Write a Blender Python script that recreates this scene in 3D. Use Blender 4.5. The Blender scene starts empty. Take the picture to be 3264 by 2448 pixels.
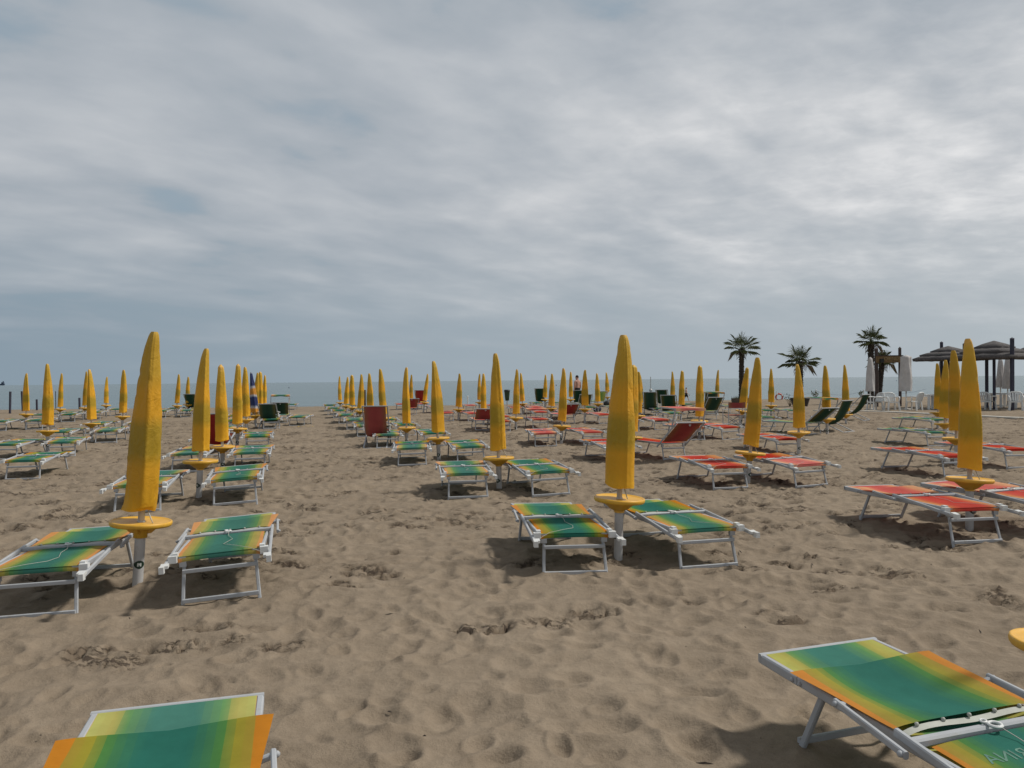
import bpy, math, random
import numpy as np
from mathutils import Vector, Matrix, Quaternion
R = math.radians
random.seed(7); rng = np.random.default_rng(11)
scene = bpy.context.scene
COL = scene.collection

# ------------------------------------------------------------------ camera
F = 2465.0; CH = 1.55; PITCH = 0.0046; ROLL = 0.0094
fw = Vector((0, math.cos(PITCH), -math.sin(PITCH)))
up0 = Vector((0, math.sin(PITCH), math.cos(PITCH)))
rt0 = Vector((1, 0, 0))
rt = rt0*math.cos(ROLL) - up0*math.sin(ROLL)
up = up0*math.cos(ROLL) + rt0*math.sin(ROLL)
CAM = Vector((0, 0, CH))
def ray(px, py):
    return fw + rt*((px-1632)/F) - up*((py-1224)/F)
def gnd(px, py, z=0.0):
    d = ray(px, py); t = (z-CH)/d.z
    return CAM + d*t
def at(px, py, Y):
    d = ray(px, py); return CAM + d*(Y/d.y)
cam = bpy.data.cameras.new('camera'); co = bpy.data.objects.new('camera', cam); COL.objects.link(co)
m = Matrix((rt, up, -fw)).transposed().to_4x4(); m.translation = CAM
co.matrix_world = m
cam.sensor_width = 36; cam.lens = 36*F/3264; cam.clip_start = 0.05; cam.clip_end = 90000
scene.camera = co

# ------------------------------------------------------------------ tagging
def tag(o, label=None, cat=None, group=None, kind=None):
    if label: o['label'] = label
    if cat: o['category'] = cat
    if group: o['group'] = group
    if kind: o['kind'] = kind
    return o
def empty(name, loc=(0,0,0), rz=0, scale=1):
    o = bpy.data.objects.new(name, None); COL.objects.link(o)
    o.empty_display_size = 0.1
    o.location = loc; o.rotation_euler = (0,0,rz); o.scale = (scale,)*3
    return o
def kids(o): return [c for c in bpy.data.objects if c.parent == o]
class Proto:
    """remembers the tree of a built thing so that it can be copied without operators"""
    def __init__(s, root):
        s.root = root; s.used = False
        s.tree = s.walk(root)
    def walk(s, o): return [(c, s.walk(c)) for c in KIDS.get(o.name, [])]
    def place(s, loc, rot, name=None, scale=(1,1,1)):
        if not s.used:
            r = s.root; s.used = True
        else:
            r = s.root.copy(); COL.objects.link(r)
            s.cp(s.tree, r)
            for k in ('label','group'):
                if k in r: del r[k]
        r.location = loc; r.rotation_euler = rot; r.scale = scale
        return r
    def cp(s, tree, par):
        for c, sub in tree:
            d = c.copy(); COL.objects.link(d); d.parent = par
            KIDS.setdefault(par.name, []).append(d)
            s.cp(sub, d)
KIDS = {}

# ------------------------------------------------------------------ mesh builder
class MB:
    def __init__(s): s.v = []; s.f = []; s.sm = []
    def add(s, vs, fs, smooth=False):
        b = len(s.v); s.v += [tuple(v) for v in vs]
        for f in fs: s.f.append(tuple(b+i for i in f)); s.sm.append(smooth)
    def box(s, c, size, M=None):
        hx, hy, hz = size[0]/2, size[1]/2, size[2]/2
        vs = [Vector((x,y,z)) for x in (-hx,hx) for y in (-hy,hy) for z in (-hz,hz)]
        if M is not None: vs = [M @ v for v in vs]
        vs = [v+Vector(c) for v in vs]
        s.add(vs, [(0,1,3,2),(4,6,7,5),(0,4,5,1),(2,3,7,6),(0,2,6,4),(1,5,7,3)])
    def bar(s, p, q, w, h, upv=(0,0,1)):
        p, q = Vector(p), Vector(q); d = (q-p); L = d.length; d.normalize()
        u = Vector(upv); x = d.cross(u)
        if x.length < 1e-4: x = d.cross(Vector((0,1,0)))
        x.normalize(); z = x.cross(d)
        M = Matrix((x, d, z)).transposed()
        # chamfered bar: 8-gon section
        c = min(w,h)*0.22
        sec = [(w/2-c,h/2),(-w/2+c,h/2),(-w/2,h/2-c),(-w/2,-h/2+c),(-w/2+c,-h/2),(w/2-c,-h/2),(w/2,-h/2+c),(w/2,h/2-c)]
        vs = [p + M @ Vector((a,0,b)) for a,b in sec] + [q + M @ Vector((a,0,b)) for a,b in sec]
        fs = [(i,i+8,(i+1)%8+8,(i+1)%8) for i in range(8)] + [tuple(range(7,-1,-1))[::-1][::-1], tuple(range(8,16))[::-1]]
        s.add(vs, fs)
    def tube(s, pts, r, n=8, cap=True, smooth=True):
        pts = [Vector(p) for p in pts]; k = len(pts)
        rs = r if isinstance(r,(list,tuple)) else [r]*k
        vs = []; prev = None
        for i,p in enumerate(pts):
            d = (pts[min(i+1,k-1)]-pts[max(i-1,0)])
            if d.length < 1e-9: d = Vector((0,0,1))
            d.normalize()
            if prev is None:
                a = Vector((1,0,0)) if abs(d.x) < .8 else Vector((0,1,0))
            else: a = prev
            x = (a - d*a.dot(d)).normalized(); y = d.cross(x); prev = x
            for j in range(n):
                t = 2*math.pi*j/n; vs.append(p + (x*math.cos(t)+y*math.sin(t))*rs[i])
        fs = [(i*n+j, i*n+(j+1)%n, (i+1)*n+(j+1)%n, (i+1)*n+j) for i in range(k-1) for j in range(n)]
        s.add(vs, fs, smooth)
        if cap: s.add(vs[:n], [tuple(range(n))[::-1]]); s.add(vs[-n:], [tuple(range(n))])
    def lathe(s, prof, n=24, c=(0,0,0), smooth=True, cap=False):
        vs = []; c = Vector(c)
        for r,z in prof:
            for j in range(n):
                t = 2*math.pi*j/n; vs.append(c+Vector((r*math.cos(t), r*math.sin(t), z)))
        k = len(prof)
        s.add(vs, [(i*n+j, i*n+(j+1)%n, (i+1)*n+(j+1)%n, (i+1)*n+j) for i in range(k-1) for j in range(n)], smooth)
        if cap: s.add(vs[-n:], [tuple(range(n))]); s.add(vs[:n], [tuple(range(n))[::-1]])
    def grid(s, fn, nu, nv, smooth=True):
        vs = [fn(i/nu, j/nv) for j in range(nv+1) for i in range(nu+1)]
        s.add(vs, [(j*(nu+1)+i, j*(nu+1)+i+1, (j+1)*(nu+1)+i+1, (j+1)*(nu+1)+i) for j in range(nv) for i in range(nu)], smooth)
    def ball(s, c, r, n=12, m=8, sc=(1,1,1)):
        c = Vector(c)
        def fn(u,v):
            t = 2*math.pi*u; p = math.pi*v
            return c+Vector((r*sc[0]*math.sin(p)*math.cos(t), r*sc[1]*math.sin(p)*math.sin(t), -r*sc[2]*math.cos(p)))
        s.grid(fn, n, m)
    def torus(s, c, R_, r, n=24, m=8, axis='z'):
        c = Vector(c)
        def fn(u,v):
            t = 2*math.pi*u; p = 2*math.pi*v
            a = (R_+r*math.cos(p)); q = (a*math.cos(t), a*math.sin(t), r*math.sin(p))
            if axis == 'y': q = (q[0], q[2], q[1])
            return c+Vector(q)
        s.grid(fn, n, m)
    def build(s, name, mat, parent=None, kind=None):
        me = bpy.data.meshes.new(name); me.from_pydata(s.v, [], s.f); me.update()
        me.polygons.foreach_set('use_smooth', s.sm)
        mats = mat if isinstance(mat,(list,tuple)) else [mat]
        for mm in mats: me.materials.append(mm)
        o = bpy.data.objects.new(name, me); COL.objects.link(o)
        if parent is not None:
            o.parent = parent; KIDS.setdefault(parent.name, []).append(o)
        if kind: o['kind'] = kind
        return o

# ------------------------------------------------------------------ materials
def newmat(name):
    mt = bpy.data.materials.new(name); mt.use_nodes = True
    nt = mt.node_tree; b = nt.nodes['Principled BSDF']
    return mt, nt, b
def N(nt, t, **kw):
    n = nt.nodes.new(t)
    for k,v in kw.items(): setattr(n,k,v)
    return n
def ramp(nt, stops, interp='LINEAR'):
    r = N(nt,'ShaderNodeValToRGB'); cr = r.color_ramp; cr.interpolation = interp
    while len(cr.elements) < len(stops): cr.elements.new(.5)
    for e,(p,c) in zip(cr.elements, stops):
        e.position = p; e.color = (c[0],c[1],c[2],1)
    return r
def noise(nt, scale, detail=4, rough=.55, vec=None, dist=0):
    n = N(nt,'ShaderNodeTexNoise'); n.inputs['Scale'].default_value = scale
    n.inputs['Detail'].default_value = detail; n.inputs['Roughness'].default_value = rough
    n.inputs['Distortion'].default_value = dist
    if vec is not None: nt.links.new(vec, n.inputs['Vector'])
    return n
def mixc(nt, a, b, fac, blend='MIX'):
    mx = N(nt,'ShaderNodeMix', data_type='RGBA', blend_type=blend)
    for sock,val in ((mx.inputs[6],a),(mx.inputs[7],b)):
        if isinstance(val,(tuple,list)): sock.default_value = (val[0],val[1],val[2],1)
        else: nt.links.new(val, sock)
    if isinstance(fac,(int,float)): mx.inputs[0].default_value = fac
    else: nt.links.new(fac, mx.inputs[0])
    return mx.outputs[2]
def math_(nt, op, a, b=None, c=None, clamp=False):
    n = N(nt,'ShaderNodeMath', operation=op); n.use_clamp = clamp
    for i,v in enumerate((a,b,c)):
        if v is None: continue
        if isinstance(v,(int,float)): n.inputs[i].default_value = v
        else: nt.links.new(v, n.inputs[i])
    return n.outputs[0]
def bump(nt, b, h, strength=.3, dist=.01):
    bp = N(nt,'ShaderNodeBump'); bp.inputs['Strength'].default_value = strength; bp.inputs['Distance'].default_value = dist
    nt.links.new(h, bp.inputs['Height']); nt.links.new(bp.outputs[0], b.inputs['Normal'])
def plain(name, col, rough=.6, var=.15, scale=8, metal=0, bmp=0, bscale=40, spec=.5, dirt=None):
    mt, nt, b = newmat(name)
    tc = N(nt,'ShaderNodeTexCoord')
    n = noise(nt, scale, 5, .6, tc.outputs['Object'])
    c2 = tuple(max(0,x*(1-var)) for x in col); c1 = tuple(min(1,x*(1+var*.6)) for x in col)
    r = ramp(nt, [(.3,c2),(.7,c1)]); nt.links.new(n.outputs['Fac'], r.inputs[0])
    c = r.outputs[0]
    if dirt:
        n3 = noise(nt, scale*3.1, 6, .7, tc.outputs['Object'])
        rr = ramp(nt, [(.56,(0,0,0)),(.72,(1,1,1))]); nt.links.new(n3.outputs['Fac'], rr.inputs[0])
        f = math_(nt,'MULTIPLY', rr.outputs[0], .55)
        c = mixc(nt, c, dirt, f)
    nt.links.new(c, b.inputs['Base Color'])
    b.inputs['Roughness'].default_value = rough; b.inputs['Metallic'].default_value = metal
    b.inputs['Specular IOR Level'].default_value = spec
    if bmp:
        n2 = noise(nt, bscale, 4, .6, tc.outputs['Object']); bump(nt, b, n2.outputs['Fac'], bmp, .01)
    return mt
M = {}
M['alu'] = plain('painted_aluminium', (.385,.40,.42), .62, .12, 6, .0, dirt=(.30,.27,.22))
M['plastic'] = plain('white_plastic', (.66,.67,.66), .45, .10, 8, dirt=(.42,.38,.32))
M['pvc'] = plain('white_pipe', (.50,.49,.48), .5, .10, 5, dirt=(.30,.26,.21))
M['table'] = plain('yellow_plastic', (.70,.38,.035), .42, .14, 5, dirt=(.45,.25,.05))
M['steel'] = plain('grey_steel', (.48,.46,.43), .45, .2, 9, .2)
M['hem'] = plain('hem_strip', (.40,.41,.36), .6, .2, 12)
M['cord'] = plain('white_cord', (.45,.45,.40), .9)
M['green'] = plain('sticker_green', (.012,.035,.02), .5)
M['white'] = plain('sticker_white', (.6,.62,.58), .5)
M['wood'] = plain('weathered_wood', (.075,.055,.05), .85, .4, 14, bmp=.5, bscale=30)
M['post'] = plain('dark_post', (.045,.045,.07), .8, .35, 10)
M['signwood'] = plain('sign_wood', (.20,.125,.055), .8, .35, 6, bmp=.3)
M['letter'] = plain('letter_wood', (.36,.26,.12), .8, .2)
M['black'] = plain('black_box', (.015,.018,.018), .6)
M['bark'] = plain('palm_bark', (.035,.027,.022), .95, .6, 16, bmp=1.0, bscale=25)
M['leaf'] = plain('palm_leaf', (.085,.105,.032), .55, .5, 3)
M['dry'] = plain('dry_palm_leaf', (.13,.10,.055), .8, .4, 4)
M['pot'] = plain('dark_planter', (.03,.026,.025), .7, .3)
M['plantwood'] = plain('planter_wood', (.10,.075,.05), .85, .35, 10, bmp=.3)
M['hull'] = plain('ship_hull', (.06,.085,.13), .7)
M['buoyred'] = plain('buoy_red', (.42,.07,.05), .5)
M['skin'] = plain('skin', (.50,.27,.20), .55, .12, 9)
M['skin2'] = plain('pale_skin', (.55,.36,.29), .55, .1, 9)
M['shorts'] = plain('black_shorts', (.012,.012,.016), .85)
M['hair'] = plain('short_hair', (.035,.022,.018), .9, .4, 30)
M['bin'] = plain('green_bin', (.018,.05,.024), .5, .2)
M['bag'] = plain('navy_bag', (.015,.02,.05), .7, .3)
M['ropeY'] = plain('yellow_rope', (.62,.42,.05), .8)
M['ropeB'] = plain('sea_rope', (.22,.26,.33), .8)
M['debris'] = plain('dark_debris', (.035,.026,.020), .9, .5)
M['tyre'] = plain('dark_rubber', (.02,.02,.02), .8)
M['concrete'] = plain('pale_slabs', (.42,.40,.36), .9, .2, 3, bmp=.2)
M['umbwhite'] = plain('white_canvas', (.50,.48,.47), .85, .16, 5, bmp=.4, bscale=6)

def sleeve_mat(name, stops, rnd=.10):
    mt, nt, b = newmat(name)
    tc = N(nt,'ShaderNodeTexCoord'); sp = N(nt,'ShaderNodeSeparateXYZ'); nt.links.new(tc.outputs['Object'], sp.inputs[0])
    oi = N(nt,'ShaderNodeObjectInfo')
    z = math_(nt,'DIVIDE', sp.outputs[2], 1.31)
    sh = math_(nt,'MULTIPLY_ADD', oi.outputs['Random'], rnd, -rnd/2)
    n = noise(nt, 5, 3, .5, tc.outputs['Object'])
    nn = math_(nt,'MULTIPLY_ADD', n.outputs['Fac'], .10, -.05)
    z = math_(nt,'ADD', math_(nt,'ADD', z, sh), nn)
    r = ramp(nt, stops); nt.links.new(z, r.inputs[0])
    n2 = noise(nt, 3.2, 6, .65, tc.outputs['Object'])
    r2 = ramp(nt, [(.35,(.93,.925,.92)),(.7,(1.03,1.03,1.02))]); nt.links.new(n2.outputs['Fac'], r2.inputs[0])
    c = mixc(nt, r.outputs[0], r2.outputs[0], 1.0, 'MULTIPLY')
    hs = N(nt,'ShaderNodeHueSaturation'); nt.links.new(c, hs.inputs['Color'])
    nt.links.new(math_(nt,'MULTIPLY_ADD', oi.outputs['Random'], .28, .84), hs.inputs['Value'])
    nt.links.new(hs.outputs[0], b.inputs['Base Color'])
    b.inputs['Roughness'].default_value = .55; b.inputs['Specular IOR Level'].default_value = .35
    wv = noise(nt, 9, 5, .6, tc.outputs['Object'], 1.2)
    wf = noise(nt, 420, 2, .5, tc.outputs['Object'])
    bump(nt, b, math_(nt,'ADD', wv.outputs['Fac'], math_(nt,'MULTIPLY', wf.outputs['Fac'], .06)), .38, .03)
    # a little light passes the coated cloth
    tr = N(nt,'ShaderNodeBsdfTranslucent'); nt.links.new(hs.outputs[0], tr.inputs[0])
    mx = N(nt,'ShaderNodeMixShader'); mx.inputs[0].default_value = .12
    out = nt.nodes['Material Output']
    nt.links.new(b.outputs[0], mx.inputs[1]); nt.links.new(tr.outputs[0], mx.inputs[2]); nt.links.new(mx.outputs[0], out.inputs[0])
    return mt
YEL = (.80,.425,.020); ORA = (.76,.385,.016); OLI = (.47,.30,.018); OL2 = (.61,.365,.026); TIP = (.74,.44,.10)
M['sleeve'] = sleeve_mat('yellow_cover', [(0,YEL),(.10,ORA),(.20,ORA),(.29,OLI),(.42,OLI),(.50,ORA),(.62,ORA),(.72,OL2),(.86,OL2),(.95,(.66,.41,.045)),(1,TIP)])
BLU = (.02,.035,.14); WHI = (.55,.55,.58); ORB = (.70,.30,.03)
M['bluesleeve'] = sleeve_mat('blue_striped_cover', [(0,ORB),(.08,ORB),(.12,WHI),(.17,BLU),(.36,BLU),(.41,WHI),(.45,ORB),(.58,ORB),(.62,WHI),(.67,BLU),(.95,BLU),(1,WHI)], .0)

def fabric(name, stops, half=.30, trans=.12):
    """woven mesh cloth, stripes run along the bed: colour depends on the distance from the middle line"""
    mt, nt, b = newmat(name)
    tc = N(nt,'ShaderNodeTexCoord'); sp = N(nt,'ShaderNodeSeparateXYZ'); nt.links.new(tc.outputs['Object'], sp.inputs[0])
    n = noise(nt, 6, 2, .5, tc.outputs['Object'])
    a = math_(nt,'DIVIDE', math_(nt,'ABSOLUTE', sp.outputs[0]), half)
    # slightly stepped yarn dye
    st = math_(nt,'DIVIDE', math_(nt,'FLOOR', math_(nt,'MULTIPLY', a, 11.0)), 11.0)
    a2 = math_(nt,'ADD', math_(nt,'MULTIPLY', a, .45), math_(nt,'MULTIPLY', st, .55))
    a2 = math_(nt,'ADD', a2, math_(nt,'MULTIPLY_ADD', n.outputs['Fac'], .05, .01))
    r = ramp(nt, stops); nt.links.new(a2, r.inputs[0])
    n2 = noise(nt, 4.0, 6, .7, tc.outputs['Object'])
    r2 = ramp(nt, [(.3,(.80,.80,.80)),(.7,(1.05,1.05,1.05))]); nt.links.new(n2.outputs['Fac'], r2.inputs[0])
    c = mixc(nt, r.outputs[0], r2.outputs[0], 1.0, 'MULTIPLY')
    oi = N(nt,'ShaderNodeObjectInfo'); hs = N(nt,'ShaderNodeHueSaturation'); nt.links.new(c, hs.inputs['Color'])
    nt.links.new(math_(nt,'MULTIPLY_ADD', oi.outputs['Random'], .3, .85), hs.inputs['Value'])
    nt.links.new(math_(nt,'MULTIPLY_ADD', oi.outputs['Random'], -.25, 1.05), hs.inputs['Saturation'])
    nt.links.new(hs.outputs[0], b.inputs['Base Color'])
    b.inputs['Roughness'].default_value = .85; b.inputs['Specular IOR Level'].default_value = .10
    w = N(nt,'ShaderNodeTexWave', wave_type='BANDS', bands_direction='X'); w.inputs['Scale'].default_value = 120
    w2 = N(nt,'ShaderNodeTexWave', wave_type='BANDS', bands_direction='Y'); w2.inputs['Scale'].default_value = 120
    nt.links.new(tc.outputs['Object'], w.inputs['Vector']); nt.links.new(tc.outputs['Object'], w2.inputs['Vector'])
    nwr = noise(nt, 7, 4, .55, tc.outputs['Object'], .8)
    bump(nt, b, math_(nt,'ADD', math_(nt,'MULTIPLY', nwr.outputs['Fac'], 8.0), math_(nt,'ADD', w.outputs['Fac'], w2.outputs['Fac'])), .22, .003)
    tr = N(nt,'ShaderNodeBsdfTranslucent'); nt.links.new(hs.outputs[0], tr.inputs[0])
    mx = N(nt,'ShaderNodeMixShader'); mx.inputs[0].default_value = trans
    out = nt.nodes['Material Output']
    nt.links.new(b.outputs[0], mx.inputs[1]); nt.links.new(tr.outputs[0], mx.inputs[2]); nt.links.new(mx.outputs[0], out.inputs[0])
    return mt
TEAL=(.030,.165,.125); GRN=(.085,.235,.060); OLV=(.34,.30,.040); LIM=(.36,.36,.06); ORG=(.60,.235,.030)
M['fgreen'] = fabric('green_bed_cloth', [(0,TEAL),(.22,TEAL),(.38,(.050,.190,.100)),(.53,GRN),(.67,OLV),(.80,(.40,.28,.045)),(.87,ORG),(1,ORG)])
M['fgreen_canopy'] = fabric('green_bed_shade', [(0,TEAL),(.22,TEAL),(.38,(.050,.190,.100)),(.53,GRN),(.67,OLV),(.80,(.38,.28,.045)),(.86,ORG),(1,ORG)], .345)
RED=(.52,.040,.022); CORAL=(.57,.092,.036); ORR=(.60,.23,.07)
M['fred'] = fabric('red_bed_cloth', [(0,RED),(.35,RED),(.60,CORAL),(.80,ORR),(.9,(.62,.27,.10)),(1,(.62,.27,.10))])
M['flime'] = fabric('lime_bed_cloth', [(0,(.12,.30,.05)),(.5,(.30,.40,.06)),(1,(.45,.40,.08))])
M['fgreen_shaded'] = fabric('shaded_green_cloth', [(0,(.014,.048,.030)),(.5,(.02,.06,.034)),(.85,(.10,.095,.03)),(1,(.15,.11,.03))], .27, .06)  # darker copy of the green cloth, shade on the backs put into the colour
M['fred_shaded'] = fabric('shaded_red_cloth', [(0,(.26,.022,.020)),(.5,(.28,.03,.024)),(.85,(.26,.075,.03)),(1,(.30,.10,.04))], .27, .10)  # red cloth with the shade of backs turned from the sun painted in

_b = lambda c: tuple(x*1.28 for x in c)  # foot panel lightened: light through its single layer put into the colour
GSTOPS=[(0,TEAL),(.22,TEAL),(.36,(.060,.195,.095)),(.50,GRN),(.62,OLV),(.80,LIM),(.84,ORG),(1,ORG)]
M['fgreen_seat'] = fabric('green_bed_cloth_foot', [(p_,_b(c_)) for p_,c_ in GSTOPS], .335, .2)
M['fred_seat'] = M['fred']; M['flime_seat'] = M['flime']
# thatch: layered straw running down the slope
def thatch():
    mt, nt, b = newmat('straw_thatch'); tc = N(nt,'ShaderNodeTexCoord')
    mp = N(nt,'ShaderNodeMapping'); mp.inputs['Scale'].default_value = (22,22,3); nt.links.new(tc.outputs['Object'], mp.inputs[0])
    n = noise(nt, 1.5, 5, .7, mp.outputs[0])
    r = ramp(nt, [(.3,(.035,.031,.030)),(.55,(.105,.096,.095)),(.75,(.215,.20,.195))]); nt.links.new(n.outputs['Fac'], r.inputs[0])
    nt.links.new(r.outputs[0], b.inputs['Base Color']); b.inputs['Roughness'].default_value = .95
    bump(nt, b, n.outputs['Fac'], .8, .03)
    return mt
M['thatch'] = thatch()

# sand
def sand():
    mt, nt, b = newmat('beach_sand'); tc = N(nt,'ShaderNodeTexCoord'); P = tc.outputs['Object']
    at_ = N(nt,'ShaderNodeAttribute', attribute_name='damp'); cb = N(nt,'ShaderNodeAttribute', attribute_name='crumb')
    n1 = noise(nt, .35, 4, .6, P); n2 = noise(nt, 7.0, 7, .7, P); n3 = noise(nt, 260, 3, .7, P)
    r1 = ramp(nt, [(.3,(.222,.177,.130)),(.7,(.272,.220,.163))]); nt.links.new(n1.outputs['Fac'], r1.inputs[0])
    r2 = ramp(nt, [(.32,(.80,.79,.78)),(.68,(1.09,1.09,1.09))]); nt.links.new(n2.outputs['Fac'], r2.inputs[0])
    c = mixc(nt, r1.outputs[0], r2.outputs[0], 1, 'MULTIPLY')
    r3 = ramp(nt, [(.28,(.68,.66,.64)),(.48,(1,1,1)),(.75,(1.14,1.14,1.14))]); nt.links.new(n3.outputs['Fac'], r3.inputs[0])
    c = mixc(nt, c, r3.outputs[0], 1, 'MULTIPLY')
    # turned-up moist crumbs with clod shadows painted in (per-vertex mask from the ground's own shape) and wet strip by the water
    c = mixc(nt, c, (.120,.090,.064), at_.outputs['Fac'])
    mpc = N(nt,'ShaderNodeMapping'); mpc.inputs['Scale'].default_value = (.55,1.1,1); nt.links.new(P, mpc.inputs[0])
    nc = noise(nt, 15, 6, .74, mpc.outputs[0], .5)
    sp_ = ramp(nt, [(.51,(0,0,0)),(.575,(1,1,1))]); nt.links.new(nc.outputs['Fac'], sp_.inputs[0])
    c = mixc(nt, c, (.050,.037,.029), math_(nt,'MULTIPLY', math_(nt,'MULTIPLY', sp_.outputs[0], cb.outputs['Fac']), .85))  # dark specks: damp clods and the shadows beside them, painted in
    nt.links.new(c, b.inputs['Base Color'])
    b.inputs['Roughness'].default_value = .95; b.inputs['Specular IOR Level'].default_value = .12
    nb = noise(nt, 14, 6, .68, P); nf = noise(nt, 140, 3, .6, P); nm = noise(nt, 3.0, 4, .6, P)
    h = math_(nt,'ADD', math_(nt,'MULTIPLY', nb.outputs['Fac'], .55), math_(nt,'MULTIPLY', nf.outputs['Fac'], .05))
    h = math_(nt,'ADD', h, math_(nt,'MULTIPLY', nm.outputs['Fac'], .8))
    h = math_(nt,'SUBTRACT', h, math_(nt,'MULTIPLY', math_(nt,'MULTIPLY', sp_.outputs[0], cb.outputs['Fac']), .35))
    bump(nt, b, h, .6, .045)
    return mt
M['sand'] = sand()

# ------------------------------------------------------------------ ground
def lat(seed): return np.random.default_rng(seed).random((256,256))
def vnoise(x, y, s, seed):
    L = lat(seed); X = x*s+1000.37; Y = y*s+1000.71
    xi = np.floor(X).astype(int); yi = np.floor(Y).astype(int); fx = X-xi; fy = Y-yi
    fx = fx*fx*fx*(fx*(fx*6-15)+10); fy = fy*fy*fy*(fy*(fy*6-15)+10)
    a = L[xi%256,yi%256]; b_ = L[(xi+1)%256,yi%256]; c = L[xi%256,(yi+1)%256]; d = L[(xi+1)%256,(yi+1)%256]
    return (a*(1-fx)+b_*fx)*(1-fy)+(c*(1-fx)+d*fx)*fy - .5
def shore(x): return np.where(x > -3, 51.6+.34*(np.clip(x,-3,60)+3), 51.6)
def broad(x, y):
    x = np.asarray(x, float); y = np.asarray(y, float)
    h = .050*vnoise(x,y,.35,1)+.035*vnoise(x,y,.9,2)
    fade = np.clip((shore(x)-2-y)/6, 0, 1)
    return h*fade
def gz(x, y): return float(broad(x,y))
def build_ground():
    th = np.concatenate([np.linspace(-180,-54,28)[:-1], np.arange(-54,54.001,.135), np.linspace(54,180,28)[1:]])
    th = np.radians(th[:-1]); nt_ = len(th)
    r = np.concatenate([[.0,.5,1.0,1.5,1.9], 2.2*1.0056**np.arange(0,585), np.geomspace(58.5,6000,40)])
    nr = len(r)
    RR, TT = np.meshgrid(r, th, indexing='ij')
    x = RR*np.sin(TT); y = RR*np.cos(TT)
    near = np.clip((62-RR)/12, 0, 1)
    h = broad(x,y)
    wx = x+.25*vnoise(x,y,1.4,21); wy = y+.25*vnoise(x,y,1.4,22)
    # wind- and foot-worn crests
    rid = 1-np.abs(vnoise(wx*.8,wy,2.1,3))*2.6
    rid2 = 1-np.abs(vnoise(wx*.8,wy,4.6,4))*2.6
    h += near*(.030*rid+.016*rid2+.006*vnoise(wx,wy,8,5))
    # foot dents
    gx, gy = np.meshgrid(np.arange(-34,34,.205), np.arange(-2,34,.205))
    gx = (gx+rng.uniform(-.095,.095,gx.shape)).ravel(); gy = (gy+rng.uniform(-.095,.095,gy.shape)).ravel()
    rad = np.hypot(gx,gy); ang = np.arctan2(gx,gy)
    keep = (rad > 2) & (rad < 34) & (np.abs(ang) < R(53)) & (rng.random(len(rad)) < .88); ang = ang[keep]; rad = rad[keep]
    for q_i, (a_, rd) in enumerate(zip(ang, rad)):
        cx, cy = rd*math.sin(a_), rd*math.cos(a_)
        sl = rng.uniform(.055,.125); sw = sl*rng.uniform(.5,.9); dp = rng.uniform(.010,.031)*min(1,sl/.085)*(1+.35*min(1,max(0,rd-8)/6)); rot = rng.uniform(0,math.pi)
        ext = sl*3
        i0, i1 = np.searchsorted(r, (rd-ext, rd+ext)); j0, j1 = np.searchsorted(th, (a_-ext/rd, a_+ext/rd))
        xs = x[i0:i1,j0:j1]-cx; ys = y[i0:i1,j0:j1]-cy
        if xs.size == 0: continue
        u = (xs*math.cos(rot)+ys*math.sin(rot))/sl; v = (-xs*math.sin(rot)+ys*math.cos(rot))/sw
        q = np.sqrt(u*u+v*v)
        h[i0:i1,j0:j1] += -dp*np.exp(-q**3.0)+dp*.40*np.exp(-((q-1.42)/.33)**2)
    # turned-up crumbly patches (in strings, like tracks)
    msk = np.zeros_like(h)
    strings = []
    for px,py,ax,ay,w in [(650,2030,180,2150,.2),(560,2080,330,2110,.2),(1270,1790,1090,1890,.2),(1560,2010,1740,1990,.17),(900,2085,1000,2070,.12),
                          (1150,1650,1750,1640,.35),(1250,1690,1600,1690,.25),(2150,1930,2270,1925,.16),(1870,1960,1990,1975,.16),(2600,1890,2700,1880,.14),(2850,1840,2990,1830,.22),
                          (2650,1780,2760,1790,.18),(3180,1930,3264,1940,.2),(900,1670,1050,1690,.2),(2950,1750,3200,1760,.2),(2000,1560,2250,1600,.5),(1750,1430,2000,1440,.5),
                          (700,1700,900,1680,.3),(100,1620,240,1640,.2),(1950,1700,2500,1700,.35),(2450,1620,2680,1640,.4),(60,1700,200,1680,.2),(2350,1950,2500,1990,.12),(620,2080,760,2040,.15)]:
        p, q_ = gnd(px,py), gnd(ax,ay); L = (q_-p).length
        for k in range(max(2,int(L/.12))):
            t = rng.random(); c = p.lerp(q_, t)
            strings.append((c.x+rng.normal(0,w*.5), c.y+rng.normal(0,w*.42), rng.uniform(.05,.14)))
    for k in range(2600):
        a_ = rng.uniform(R(-48),R(48)); rd = math.sqrt(rng.uniform(6.5**2,36**2))
        for q_ in range(rng.integers(1,5)):
            strings.append((rd*math.sin(a_)+rng.normal(0,.3), rd*math.cos(a_)+rng.normal(0,.2), rng.uniform(.05,.13)*(1+rd/40)))
    for cx,cy,s_ in strings:
        rd = math.hypot(cx,cy); a_ = math.atan2(cx,cy); ext = s_*2.2
        i0, i1 = np.searchsorted(r, (rd-ext, rd+ext)); j0, j1 = np.searchsorted(th, (a_-ext/rd, a_+ext/rd))
        xs = x[i0:i1,j0:j1]-cx; ys = y[i0:i1,j0:j1]-cy
        if xs.size: msk[i0:i1,j0:j1] = np.maximum(msk[i0:i1,j0:j1], np.exp(-((xs*xs*.6+ys*ys*1.5)/s_**2)))
    cr = vnoise(x,y,26,6)+.7*vnoise(x,y,47,7)
    cr2 = np.abs(vnoise(wx*1.0,wy,11,8))
    thr = np.clip((msk-.28+.9*vnoise(x,y,4.2,12))*2.0,0,1)*np.clip(msk*3,0,1)
    h += thr*(.038*np.clip(cr,-.25,.5)-.036*np.clip(.12-cr2,0,.12)/.12)
    damp = thr*np.clip((.15-cr2)/.09,0,1)*.9
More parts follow.
